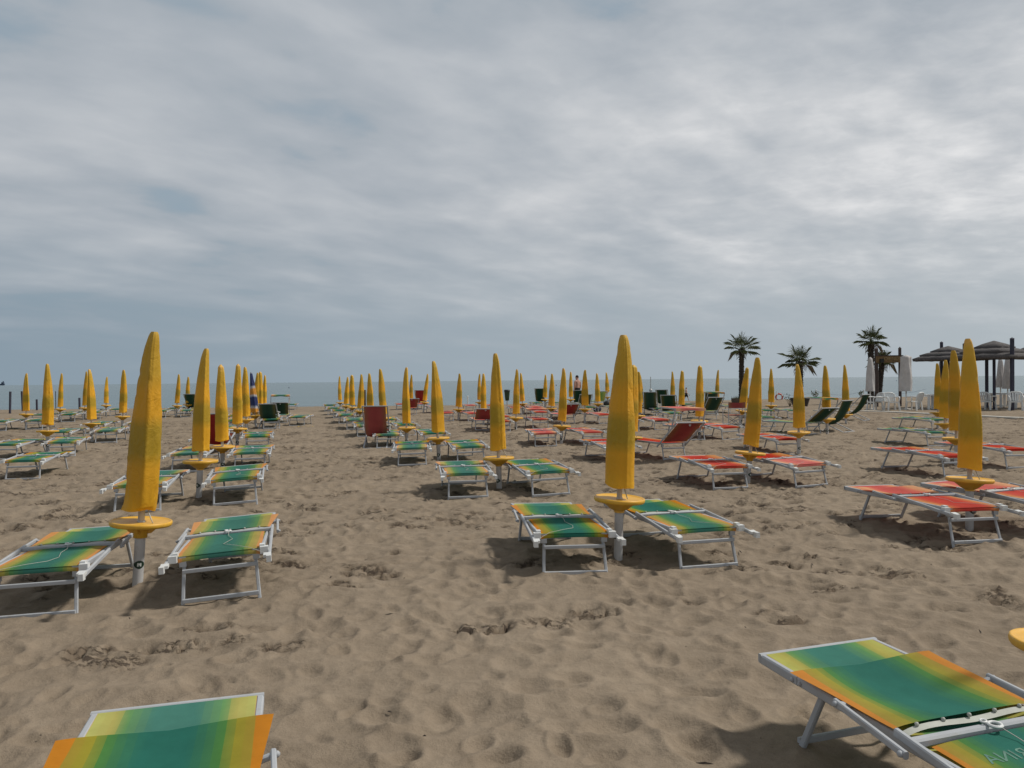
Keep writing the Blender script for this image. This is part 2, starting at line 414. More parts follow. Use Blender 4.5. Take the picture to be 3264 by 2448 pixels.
    # slope into the sea
    sh = shore(x); past = y-(sh-3.2)
    h = np.where(past>0, h*np.clip(1-past/2,0,1)-.027*past, h)
    h = np.maximum(h, -6)
    damp = np.maximum(damp, np.clip((past-2.0)/1.4,0,1)*.85)
    ids = np.arange(nr*nt_).reshape(nr,nt_)
    a_ = ids[1:-1,:]; b_ = np.roll(ids,-1,1)[1:-1,:]; c_ = np.roll(ids,-1,1)[2:,:]; d_ = ids[2:,:]
    faces = np.stack([a_,d_,c_,b_],-1).reshape(-1,4)
    cen = np.stack([np.full(nt_,ids[0,0]), ids[1], np.roll(ids[1],-1)],-1)
    me = bpy.data.meshes.new('sand_beach')
    co_ = np.stack([x,y,h],-1).reshape(-1,3).astype(np.float32)
    me.vertices.add(len(co_)); me.vertices.foreach_set('co', co_.ravel())
    nl = len(faces)*4+len(cen)*3
    me.loops.add(nl); me.loops.foreach_set('vertex_index', np.concatenate([faces.ravel(), cen.ravel()]).astype(np.int32))
    me.polygons.add(len(faces)+len(cen))
    me.polygons.foreach_set('loop_start', np.concatenate([np.arange(len(faces))*4, len(faces)*4+np.arange(len(cen))*3]).astype(np.int32))
    me.update(calc_edges=True)
    me.polygons.foreach_set('use_smooth', np.ones(len(me.polygons),bool))
    at_ = me.attributes.new('damp','FLOAT','POINT'); at_.data.foreach_set('value', damp.ravel().astype(np.float32))
    ab_ = me.attributes.new('crumb','FLOAT','POINT'); ab_.data.foreach_set('value', thr.ravel().astype(np.float32))
    me.materials.append(M['sand']); me.validate()
    o = bpy.data.objects.new('sand_beach', me); COL.objects.link(o); o['kind'] = 'structure'
build_ground()

# sea
def sea():
    mt, nt, b = newmat('sea_water'); tc = N(nt,'ShaderNodeTexCoord'); P = tc.outputs['Object']
    n = noise(nt, .012, 4, .6, P)
    mp0 = N(nt,'ShaderNodeMapping'); mp0.inputs['Scale'].default_value = (.02,.22,1); nt.links.new(P, mp0.inputs[0])
    nst = noise(nt, 1.0, 4, .6, mp0.outputs[0])
    r = ramp(nt, [(.35,(.080,.130,.145)),(.65,(.108,.162,.176))]); nt.links.new(nst.outputs['Fac'], r.inputs[0])
    nt.links.new(r.outputs[0], b.inputs['Base Color'])
    b.inputs['Roughness'].default_value = .22; b.inputs['IOR'].default_value = 1.33
    mp = N(nt,'ShaderNodeMapping'); mp.inputs['Scale'].default_value = (.35,1.3,1); nt.links.new(P, mp.inputs[0])
    n1 = noise(nt, 1.0, 5, .6, mp.outputs[0]); n2 = noise(nt, 4.0, 3, .6, mp.outputs[0])
    h = math_(nt,'ADD', n1.outputs['Fac'], math_(nt,'MULTIPLY', n2.outputs['Fac'], .25))
    bump(nt, b, h, .9, .14)
    mb = MB()
    mb.add([(-40000,45,-.08),(40000,45,-.08),(40000,60000,-.08),(-40000,60000,-.08)], [(0,1,2,3)])
    mb.build('sea', mt, kind='structure')
sea()

# ------------------------------------------------------------------ world and sun
SUN_EL, SUN_AZ = R(52), R(77)     # azimuth from +Y towards +X
S = Vector((math.cos(SUN_EL)*math.sin(SUN_AZ), math.cos(SUN_EL)*math.cos(SUN_AZ), math.sin(SUN_EL)))
w = bpy.data.worlds.new('World'); scene.world = w; w.use_nodes = True
nt = w.node_tree; bg = nt.nodes['Background']; bg.inputs['Strength'].default_value = .1
sky = N(nt,'ShaderNodeTexSky'); sky.sky_type = 'NISHITA'; sky.sun_disc = False
sky.sun_elevation = SUN_EL; sky.sun_rotation = SUN_AZ; sky.air_density = 1.0; sky.dust_density = 2.0
tc = N(nt,'ShaderNodeTexCoord'); sp = N(nt,'ShaderNodeSeparateXYZ'); nt.links.new(tc.outputs['Generated'], sp.inputs[0])
X, Y, Z = sp.outputs
zz = math_(nt,'ADD', math_(nt,'MAXIMUM', Z, 0.0), .20)
cx = N(nt,'ShaderNodeCombineXYZ'); nt.links.new(math_(nt,'DIVIDE', X, zz), cx.inputs[0]); nt.links.new(math_(nt,'DIVIDE', Y, zz), cx.inputs[1])
def cl(rot, scale, loc=(0,0,0)):
    mp = N(nt,'ShaderNodeMapping'); mp.inputs['Rotation'].default_value = (0,0,R(rot)); nt.links.new(cx.outputs[0], mp.inputs[0])
    mq = N(nt,'ShaderNodeMapping'); mq.inputs['Scale'].default_value = scale; mq.inputs['Location'].default_value = loc
    nt.links.new(mp.outputs[0], mq.inputs[0]); return mq.outputs[0]
nA = noise(nt, 1.0, 3, .45, cl(-38,(1.75,2.9,1),(3.1,1.7,0)), .25)      # long soft rolls
nB = noise(nt, 1.0, 2, .45, cl(-30,(.55,.80,1),(7.3,2.2,0)), .2)       # broad light and dark
nC = noise(nt, 1.0, 5, .58, cl(10,(8.5,11.0,1),(1.3,5.1,0)), .2)        # fine mottled layer
nD = noise(nt, 1.0, 4, .50, cl(-44,(4.0,6.0,1),(9.3,4.1,0)), .25)       # finer rolls
sx = math_(nt,'MULTIPLY_ADD', X, 1.3, .25, clamp=True)                 # more of the fine layer towards the right
f = math_(nt,'ADD', math_(nt,'MULTIPLY_ADD', nA.outputs['Fac'], .52, .06), math_(nt,'MULTIPLY_ADD', nB.outputs['Fac'], .55, .02))
fc = math_(nt,'MULTIPLY', math_(nt,'SUBTRACT', nC.outputs['Fac'], .5), math_(nt,'MULTIPLY_ADD', sx, .34, .05))
f = math_(nt,'ADD', f, fc)
f = math_(nt,'ADD', f, math_(nt,'MULTIPLY', math_(nt,'SUBTRACT', nD.outputs['Fac'], .5), .30))
f = math_(nt,'ADD', f, math_(nt,'MULTIPLY_ADD', X, .12, -.045))
cr = ramp(nt, [(.38,(3.40,3.88,4.36)),(.50,(4.15,4.52,4.95)),(.60,(4.85,5.15,5.50)),(.71,(5.8,6.0,6.25)),(.86,(7.6,7.65,7.75))])
nt.links.new(f, cr.inputs[0])
clear = mixc(nt, sky.outputs[0], (2.6,3.7,4.5), .8)
hole = ramp(nt, [(.34,(0,0,0)),(.45,(1,1,1))]); nt.links.new(f, hole.inputs[0])
cloud = mixc(nt, clear, cr.outputs[0], math_(nt,'MULTIPLY_ADD', hole.outputs[0], .6, .4))
# unseen sky overhead, dimmed to cut fill light and deepen shadows
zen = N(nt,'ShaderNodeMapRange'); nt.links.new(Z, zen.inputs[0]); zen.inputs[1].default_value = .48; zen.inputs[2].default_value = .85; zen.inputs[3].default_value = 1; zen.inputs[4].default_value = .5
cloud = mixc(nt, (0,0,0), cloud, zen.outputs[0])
hx = math_(nt,'MULTIPLY_ADD', X, .85, .5, clamp=True)
hor = mixc(nt, (2.45,3.18,3.82), (4.3,4.8,5.15), hx)
hz = N(nt,'ShaderNodeMapRange'); hz.interpolation_type = 'SMOOTHSTEP'
nt.links.new(math_(nt,'ADD', Z, math_(nt,'MULTIPLY_ADD', nA.outputs['Fac'], .12, -.06)), hz.inputs[0]); hz.inputs[1].default_value = .01; hz.inputs[2].default_value = .23
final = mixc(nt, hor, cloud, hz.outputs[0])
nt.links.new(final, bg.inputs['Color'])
sl = bpy.data.lights.new('sun','SUN'); sl.energy = 3.2; sl.angle = R(6); sl.color = (1,.955,.88)
so = bpy.data.objects.new('sun', sl); COL.objects.link(so); so.rotation_euler = S.to_track_quat('Z','Y').to_euler(); so.location = (10,10,20)
scene.view_settings.view_transform = 'Standard'; scene.view_settings.look = 'None'; scene.view_settings.exposure = 0; scene.view_settings.gamma = 1

# ------------------------------------------------------------------ parasols
PROF = [(0,.123),(.03,.1245),(.10,.1235),(.2,.123),(.30,.121),(.38,.118),(.5,.109),(.63,.095),(.72,.085),(.8,.074),(.87,.061),(.92,.053),(.96,.044),(.985,.036),(1.0,.024)]
def prof(s):
    for (a,ra),(b,rb) in zip(PROF, PROF[1:]):
        if s <= b: return ra+(rb-ra)*(s-a)/(b-a)
    return .01
def sleeve_mesh(seed, blunt=False, mat='sleeve', flare=0.0, width=1.0, cone=False):
    rg = np.random.default_rng(seed)
    ph = rg.uniform(0,6.28,8); seam = rg.uniform(-2.6,-.6); H = 1.31
    nz, na = 88, 56
    s1 = rg.uniform(.3,.8); kn = [(rg.uniform(.15,.9), rg.uniform(0,6.28), rg.uniform(.05,.12), rg.uniform(.3,.6), rg.uniform(-.012,.010)) for _ in range(9)]+[(rg.uniform(.05,.97), rg.uniform(0,6.28), rg.uniform(.010,.030), rg.uniform(.15,.45), rg.uniform(-.0075,.006)) for _ in range(46)]
    slopes = rg.uniform(-.25,.25,60); corners = [(rg.uniform(0,6.28), rg.uniform(.10,.26), rg.uniform(.008,.018), rg.uniform(-.5,.5)) for _ in range(5)]
    mb = MB()
    def fn(u,v):
        s = v; t = 2*math.pi*u
        r_ = prof(min(1,s))*width
        if blunt: r_ = prof(s*.9)*width if s < .965 else prof(.9*.965)*width*(1-(s-.965)/.035*.75)
        if cone: r_ = (.128*(1-s)**.85+.03)*width*(1+.10*math.sin(8*t)*(1-s)); r_ = r_ if s < .97 else r_*.6
        el = 1+.065*math.cos(2*(t-ph[0]-s*.8))
        r_ *= el
        if s < .03: r_ += .003
        # loose cloth: long folds, a welted seam, pinches
        r_ += r_*(.030*math.sin(3*t+ph[1]+2.2*s)+.022*math.sin(5*t+ph[2]-3*s)*s+.014*math.sin(2*t+ph[3]+9*s)*min(1,s*6))
        dt = (t-seam+math.pi)%(2*math.pi)-math.pi
        r_ += .010*math.exp(-(dt/.10)**2)*min(1,r_/.08)
        for ct,cw,ca,cs in corners:
            dd = (t-ct-cs*s+math.pi)%(2*math.pi)-math.pi
            r_ += ca*min(1,r_/.08)*(math.exp(-abs(dd)/cw)-.25)
        for (ks,kt,kw,ka,kd),sl_ in zip(kn,slopes):
            dd = (t-kt+math.pi)%(2*math.pi)-math.pi
            if abs(dd) < 1.6: r_ += kd*min(1,r_/.09)*math.exp(-((s-ks-sl_*dd)/kw)**2-(dd/ka)**2)
        if flare: r_ *= 1+flare*math.exp(-s/.05)*math.cos(t-2.9)
        z = s*H - (.012*math.sin(t+ph[4])+.006*math.sin(3*t))*(1 if s < .02 else 0)
        bx = .012*math.sin(s*3.1+ph[5])*s; by = .010*math.sin(s*2.6+ph[6])*s
        tipx = .012*math.cos(ph[7])*max(0,(s-.9)/.1)
        return Vector((r_*math.cos(t)+bx+tipx, r_*math.sin(t)+by, z))
    mb.grid(fn, na, nz)
    top = [fn(i/na,1.0) for i in range(na)]
    mb.add(top, [tuple(range(na))], True)
    me = bpy.data.meshes.new('cover'); me.from_pydata(mb.v, [], mb.f); me.update()
    me.polygons.foreach_set('use_smooth', mb.sm); me.materials.append(M[mat])
    return me
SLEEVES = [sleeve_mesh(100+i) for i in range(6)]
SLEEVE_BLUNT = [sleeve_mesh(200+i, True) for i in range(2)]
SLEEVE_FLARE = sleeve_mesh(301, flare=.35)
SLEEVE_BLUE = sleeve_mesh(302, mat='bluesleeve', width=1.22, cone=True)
# tilted meshes of the fixed parts (origin on the ground, standard table height .53)
TZ = .52
def mk(name, fn, mat):
    mb = MB(); fn(mb); me = bpy.data.meshes.new(name); me.from_pydata(mb.v, [], mb.f); me.update()
    me.polygons.foreach_set('use_smooth', mb.sm); me.materials.append(M[mat]); return me
def f_base(mb): mb.lathe([(.038,-.25),(.038,TZ-.08)], 20)
def f_top(mb):
    mb.lathe([(.03,.004),(.19,.006),(.205,.010),(.212,.016),(.218,.012),(.221,.002),(.219,-.012),(.212,-.022),(.200,-.022),(.05,-.020)], 48)
def f_hub(mb):
    mb.lathe([(.043,-.115),(.045,-.06),(.05,-.02)], 24)
    mb.lathe([(.046,-.115),(.046,-.075),(.043,-.115)], 24)
    for k in range(12):
        t = 2*math.pi*k/12; d = Vector((math.cos(t),math.sin(t),0)); n = Vector((-d.y,d.x,0))*.0025
        a = [d*.04+Vector((0,0,-.022)), d*.145+Vector((0,0,-.022)), d*.125+Vector((0,0,-.045)), d*.075+Vector((0,0,-.085)), d*.043+Vector((0,0,-.10))]
        vs = [p+n for p in a]+[p-n for p in a]
        mb.add(vs, [(0,1,2,3,4),(9,8,7,6,5)]+[(i,(i+1)%5+0,(i+1)%5+5,i+5) for i in range(5)])
    mb.lathe([(.046,-.10),(.078,-.082),(.128,-.042),(.147,-.024)], 24)
def f_hub2(mb):
    mb.lathe([(.043,-.115),(.050,-.113),(.050,-.02)], 24)
    for k in range(4):
        t = math.pi*k/2; d = Vector((math.cos(t),math.sin(t),0)); n = Vector((-d.y,d.x,0))*.004
        a = [d*.04+Vector((0,0,-.022)), d*.138+Vector((0,0,-.022)), d*.125+Vector((0,0,-.032)), d*.078+Vector((0,0,-.078)), d*.043+Vector((0,0,-.085))]
        vs = [p+n for p in a]+[p-n for p in a]
        mb.add(vs, [(0,1,2,3,4),(9,8,7,6,5)]+[(i,(i+1)%5,(i+1)%5+5,i+5) for i in range(5)])
def f_pole(mb): mb.lathe([(.024,-.02),(.024,.75)], 14); mb.lathe([(.027,-.002),(.027,.016),(.02,.018)], 14)
def f_stick(mb):
    # lens-shaped emblem wrapped on the pole, facing -Y
    rows = 9
    def pt(u,v):
        w_ = .040*math.cos((v-.5)*math.pi*.92)**.8*2
        a = -math.pi/2+(u-.5)*w_/.0385*1.15
        return Vector((.0386*math.cos(a), .0386*math.sin(a), .205+(v-.5)*.062))
    mb.grid(pt, 8, rows)
def f_stick2(mb):
    for k,(a0,w_,z0,h_) in enumerate([(-.25,.14,.205,.026),(.25,.14,.205,.026),(0,.12,.209,.015)]):
        def pt(u,v,a0=a0,w_=w_,z0=z0,h_=h_):
            a = -math.pi/2+a0+(u-.5)*w_*2
            return Vector((.0391*math.cos(a), .0391*math.sin(a), z0+(v-.5)*h_))
        mb.grid(pt, 3, 1)
def f_strap(mb):
    mb.tube([(.06,-.02,.0),(.085,-.03,-.05),(.115,-.04,-.095),(.11,-.03,-.10),(.07,-.015,-.03),(.05,-.01,.02)], .004, 5)
ME = {n: mk(n, f, mt_) for n,f,mt_ in (('base_pole',f_base,'pvc'),('table_top',f_top,'table'),('table_bracket',f_hub,'table'),('fin_bracket',f_hub2,'table'),('pole',f_pole,'steel'),('emblem',f_stick,'green'),('emblem_mark',f_stick2,'white'),('strap',f_strap,'cord'))}
def mobj(name, me, parent, loc=(0,0,0)):
    o = bpy.data.objects.new(name, me); COL.objects.link(o); o.parent = parent; o.location = loc
    KIDS.setdefault(parent.name, []).append(o); return o
ROWS = {-3:'far left sea row', -2:'row at the left edge', -1:'row left of the sand lane', 0:'row right of the sand lane',
        1:'first row with red beds', 2:'second row with red beds', 3:'green row beyond the red beds', 4:'last green row by the palms'}
# column, table px, table py, depth, top px, top py, style
UMB = [
 (-1,449,1665,5.88,482,1057,'flare'),(-1,638,1470,10.1,650,1110,''),(-1,709,1424,13.95,705,1162,'blunt'),(-1,757,1366,18.0,760,1160,'blunt'),(-1,785,1337.5,22,784,1170,''),
 (-1,813,1324.5,26,802,1186,'blue'),(-1,814,1312.5,29.6,821,1188,''),(-1,830,1300,33,829,1184.5,'blunt'),(-1,842,1292,37,845,1196,''),
 (0,3420,2066,3.12,3470,900,'bare'),(0,1974,1590,6.72,1985,1068,''),(0,1589,1460,10.89,1581,1126,''),(0,1396,1397,14.75,1385,1151,''),(0,1296,1364,18.8,1294,1171,''),(0,1224,1333.5,22.5,1211,1176,''),
 (0,1181,1325,25.7,1177,1190,''),(0,1147.5,1311,29,1153,1193,''),(0,1123,1299,33,1122,1195,'blunt'),(0,1103,1294,36.5,1108.5,1201.5,''),(0,1084,1283,41,1081.5,1199,''),
 (1,3092,1529,7.91,3098,1079,''),(1,2391,1443.5,11.39,2420,1140,''),(1,2012,1392.6,15.1,2021,1163,'blunt'),(1,1791,1358,18.8,1799,1174,''),(1,1645,1331.6,23.5,1649,1177,''),
 (1,1541,1317,26.5,1540,1190.6,''),(1,1462,1305,30,1465,1190.6,''),(1,1353,1282,37,1362.6,1191.5,''),(1,1310,1277,42,1312,1194,''),
 (2,3048,1397.5,13.2,3042,1116.5,''),(2,2545.5,1378,15.5,2541.5,1160.7,''),(2,2229,1341.8,19.7,2229,1165,'blunt'),(2,2034,1325,23.9,2035,1185,''),(2,1864,1304.5,27.4,1864.5,1179,''),(2,1757,1302,30.6,1759.5,1191,''),
 (2,1665.5,1287,35,1660,1189,''),(2,1528,1282,39,1528,1191.5,''),
 (3,3012,1350.8,17.4,3016,1147,''),(3,2636,1336,21,2632.5,1165,''),(3,2366,1310,25.1,2381.5,1171,'blunt'),(3,2171,1301,28.5,2174,1181,'blunt'),(3,2040,1290,33,2040.6,1194,''),(3,1906,1287.5,34.5,1902,1190,''),
 (3,1819,1273,40,1820,1185,''),(3,1737,1273.8,43,1738.7,1194,''),
 (4,2990,1316,22.7,2992,1158,''),(4,2696,1322,25.7,2691.6,1163,''),(4,2458,1293,29.7,2457.6,1175,''),(4,2286,1284,34,2289,1179,''),(4,2143,1282,37,2144,1184,''),(4,1936,1265.7,46,1933,1187,'knot'),
 (-2,151,1374.4,17,150,1159.5,''),(-2,291,1350.5,20.6,284,1177,''),(-2,390.6,1327.7,24.3,395,1179,''),(-2,564,1293,35.8,570.7,1193,''),(-2,598,1289.7,37.8,602,1201,''),
 (-3,83.5,1320.5,26.9,83.5,1190,''),(-3,192,1304,32.4,198.6,1190,''),(-3,271,1300,33.9,277,1184,''),(-3,338.5,1292,37.5,340.7,1201,''),
]
ORD = ['first','second','third','fourth','fifth','sixth','seventh','eighth','ninth','tenth','eleventh','twelfth']
SPECIAL = {
 (-1,0):'large closed yellow parasol in the left foreground with flared cover hem',
 (-1,5):'closed blue and white striped parasol with orange hem among yellow ones',
 (0,0):'yellow round table on a bare parasol pole, cut by the right edge',
 (0,1):'large closed yellow parasol standing between two green beds near the centre',
 (1,0):'large closed yellow parasol in right foreground beside red beds',
 (4,5):'distant closed parasol with its cover hem knotted up by the sea',
}
count = {}; UPOS = {}
for (c,tx,ty,d,ux,uy,st) in UMB:
    k = count.get(c,0); count[c] = k+1
    T = at(tx,ty,d); U = at(ux,uy,d)
    lean = (U.x-T.x)/(U.z-T.z); bx = T.x-lean*T.z
    g = gz(bx,d); dz = T.z-(g+TZ)
    root = empty('parasol', (bx,d,g)); root.rotation_euler = (R(random.uniform(-1.2,1.2)), math.atan(lean), 0)
    off = T.z-g
    mobj('base_pole', ME['base_pole'], root, (0,0,off-TZ))
    far = d > 26
    tt = mobj('table_top', ME['table_top'], root, (0,0,off)); tt.rotation_euler = (R(random.uniform(-2,2)),R(random.uniform(-2,2)),random.uniform(0,6))
    fin = (c,k) in ((-1,0),(-1,3),(0,3),(1,1))
    hb = mobj('table_bracket', ME['fin_bracket' if fin else 'table_bracket'], root, (0,0,off)); hb.rotation_euler = (0,0,.2 if fin else random.uniform(0,6))
    mobj('pole', ME['pole'], root, (0,0,off))
    H = (U.z-g)/math.cos(math.atan(lean)) - off
    gap = random.uniform(.095,.135) if c in (1,2) else random.uniform(.10,.14)
    if (c,k) == (-1,0): gap = .09
    if (c,k) == (0,1): gap = .115
    if st == 'knot': gap = .33
    if st == 'bare':
        UPOS[(c,k)] = (bx,d); root.name = 'pole_table'; tag(root, SPECIAL[(c,k)], 'table'); continue
    me = SLEEVE_FLARE if st=='flare' else SLEEVE_BLUE if st=='blue' else random.choice(SLEEVE_BLUNT) if st=='blunt' else random.choice(SLEEVES)
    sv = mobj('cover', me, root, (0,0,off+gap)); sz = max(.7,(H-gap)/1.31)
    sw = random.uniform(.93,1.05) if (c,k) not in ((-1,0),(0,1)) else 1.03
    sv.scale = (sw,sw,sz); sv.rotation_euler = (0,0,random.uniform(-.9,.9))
    if st == 'knot':
        kb = MB(); kb.ball((.03,-.03,.0),.09,10,7,(1,.8,.6)); kb.ball((-.05,-.05,-.06),.08,10,7,(1,.8,.6)); kb.ball((.09,-.02,.08),.06,10,7)
        kn_ = kb.build('hem_knot', M['table'], root); kn_.location = (0,0,off+gap)
    if d < 26:
        e = mobj('emblem', ME['emblem'], root, (0,0,off-TZ)); e.rotation_euler = (0,0,{(-1,0):.55,(0,1):-1.25,(-1,1):-.45}.get((c,k), random.uniform(-.9,.9)))
        e2 = mobj('emblem_mark', ME['emblem_mark'], e)
        s_ = mobj('strap', ME['strap'], root, (.0,0,off+gap)); s_.rotation_euler = (0,0,random.uniform(-1.2,.6))
        if (c,k) == (-1,0): s_.rotation_euler = (0,0,0)
    UPOS[(c,k)] = (bx,d)
    lab = SPECIAL.get((c,k))
    if not lab:
        lab = f'closed yellow parasol, {ORD[k]} from the front in the {ROWS[c]}'
    tag(root, lab, 'parasol', 'closed parasols with round tables in rows on the sand')

# ------------------------------------------------------------------ sun beds
# local frame: origin under the head-end legs, +Y towards the foot end
def sag(u, v, amt): return -amt*(1-(2*u-1)**2)*(1-(2*v-1)**2)
def f_frame(mb):
    for sx in (-1,1):
        mb.bar((sx*.285,.05,.322),(sx*.285,1.30,.312),.024,.038)
        mb.bar((sx*.286,1.29,.314),(sx*.286,1.545,.314),.028,.042)
        mb.ball((sx*.302,1.315,.312),.010,8,5); mb.ball((sx*.299,1.27,.310),.010,8,5)
    mb.bar((-.30,1.545,.318),(.30,1.545,.318),.026,.040)
    mb.tube([(-.285,.075,.318),(.285,.075,.318)], .011, 10)
def f_leghead(mb):
    for sx in (-1,1):
        mb.bar((sx*.255,-.005,-.06),(sx*.235,.10,.315),.023,.019,(0,1,0))
        mb.box((sx*.243,.075,.29),(.045,.03,.07))
    mb.bar((-.245,.045,.225),(.245,.045,.225),.018,.028)
    mb.bar((-.25,.003,.030),(.25,.003,.030),.018,.030)
def f_legfoot(mb):
    for sx in (-1,1):
        mb.bar((sx*.245,1.375,-.05),(sx*.245,1.18,.315),.022,.030,(0,1,0))
    mb.bar((-.245,1.363,.030),(.245,1.363,.030),.018,.030)
    mb.bar((-.24,1.215,.295),(.24,1.215,.295),.016,.018)
def f_seat(mb):
    mb.grid(lambda u,v: Vector(((u-.5)*.55,.06+v*1.475,.330+sag(u,v,.022)+.005*max(0,(v-.8)/.2))), 14, 24)
def f_canopy(mb):   # shade folded flat over the bed
    def fn(u,v):
        x = (u-.5)*(.60+.085*v); y = .762+v*.510+.012*math.sin(2.5*u)*v
        z = .352+sag(u,v,.026)-.006*v*(1-abs(2*u-1)**3)-.010*abs(2*u-1)**6+.009*math.sin(7*u+3*v)*(1-v)*v*2+.008*(1-v)**3+.020*v*abs(2*u-1)
        return Vector((x,y,z))
    mb.grid(fn, 24, 16)
def f_hem(mb):
    def fn(u,v): return Vector(((u-.5)*.56,.722+v*.026,.350+.004*math.sin(9*u)-.012*abs(2*u-1)**6+.006*(v)))
    mb.grid(fn, 20, 2)
    for k in range(5): mb.ball((-.22+.11*k,.745,.361),.008,6,4)
def back_pt(x, v):
    u = x/.545+.5; y = .030+v*.605; z = .346+.004*v+sag(u,v,.014)-.010*abs(2*u-1)**4
    if v < .16: q = 1-v/.16; z -= .050*q**2; y += .004-.020*math.sin(math.pi*q**.7)+.026*q**3
    return Vector((x, y, z))
def f_backfabric(mb):
    def fn(u,v):
        return back_pt((u-.5)*(.545+.012*math.sin(5*v)), v)
    mb.grid(fn, 20, 20)
def f_back(mb):
    for sx in (-1,1):
        mb.bar((sx*.342,-.125,.288),(sx*.322,.725,.358),.020,.030)
        mb.bar((sx*.364,.635,.328),(sx*.348,.995,.356),.018,.026)
        mb.ball((sx*.375,.65,.329),.011,8,5); mb.ball((sx*.359,.98,.355),.011,8,5)
        mb.bar((sx*.30,.98,.340),(sx*.352,.98,.354),.02,.02)
    mb.bar((-.32,.660,.350),(.32,.660,.350),.032,.030)
def f_cap(sx):
    def f(mb):
        mb.box((sx*.342,-.135,.291),(.032,.046,.044)); mb.box((sx*.330,-.095,.306),(.050,.05,.020), Matrix.Rotation(.15,3,'X'))
    return f
def f_hinge(sx):
    def f(mb):
        mb.box((sx*.302,.045,.318),(.055,.048,.048)); mb.box((sx*.288,.075,.338),(.034,.05,.034))
    return f
def f_ring(mb):
    mb.torus((.0,.642,.371),.020,.0055,16,6); mb.torus((-.018,.671,.374),.010,.004,12,5)
def f_cord(mb):
    pts = [(.005,.62,.368),(.02,.57,.353),(.01,.47,.345),(.045,.33,.340),(.02,.20,.344),(-.08,.10,.352),(-.21,.02,.345),(-.31,-.06,.312)]
    mb.tube(pts, .0017, 5)
def f_cord2(mb):
    pts = [(.005,.62,.368),(.01,.55,.353),(.05,.44,.344),(.00,.30,.340),(.10,.14,.352),(.21,.03,.345),(.315,-.06,.312)]
    mb.tube(pts, .0017, 5)
for n,f_,mt_ in (('bed_frame',f_frame,'alu'),('leg_head',f_leghead,'alu'),('leg_foot',f_legfoot,'alu'),('back_frame',f_back,'alu'),('cap1',f_cap(1),'plastic'),('cap-1',f_cap(-1),'plastic'),('hinge1',f_hinge(1),'plastic'),('hinge-1',f_hinge(-1),'plastic'),('ring',f_ring,'plastic'),('cord',f_cord,'cord'),('cord2',f_cord2,'cord'),('hem',f_hem,'hem')):
    ME[n] = mk(n, f_, mt_)
for cn,mt_ in (('green','fgreen'),('red','fred'),('lime','flime')):
    ME['seat_'+cn] = mk('seat_fabric', f_seat, mt_+'_seat'); ME['canopy_'+cn] = mk('canopy', f_canopy, mt_+('_canopy' if cn=='green' else '')); ME['back_'+cn] = mk('backrest', f_backfabric, mt_)
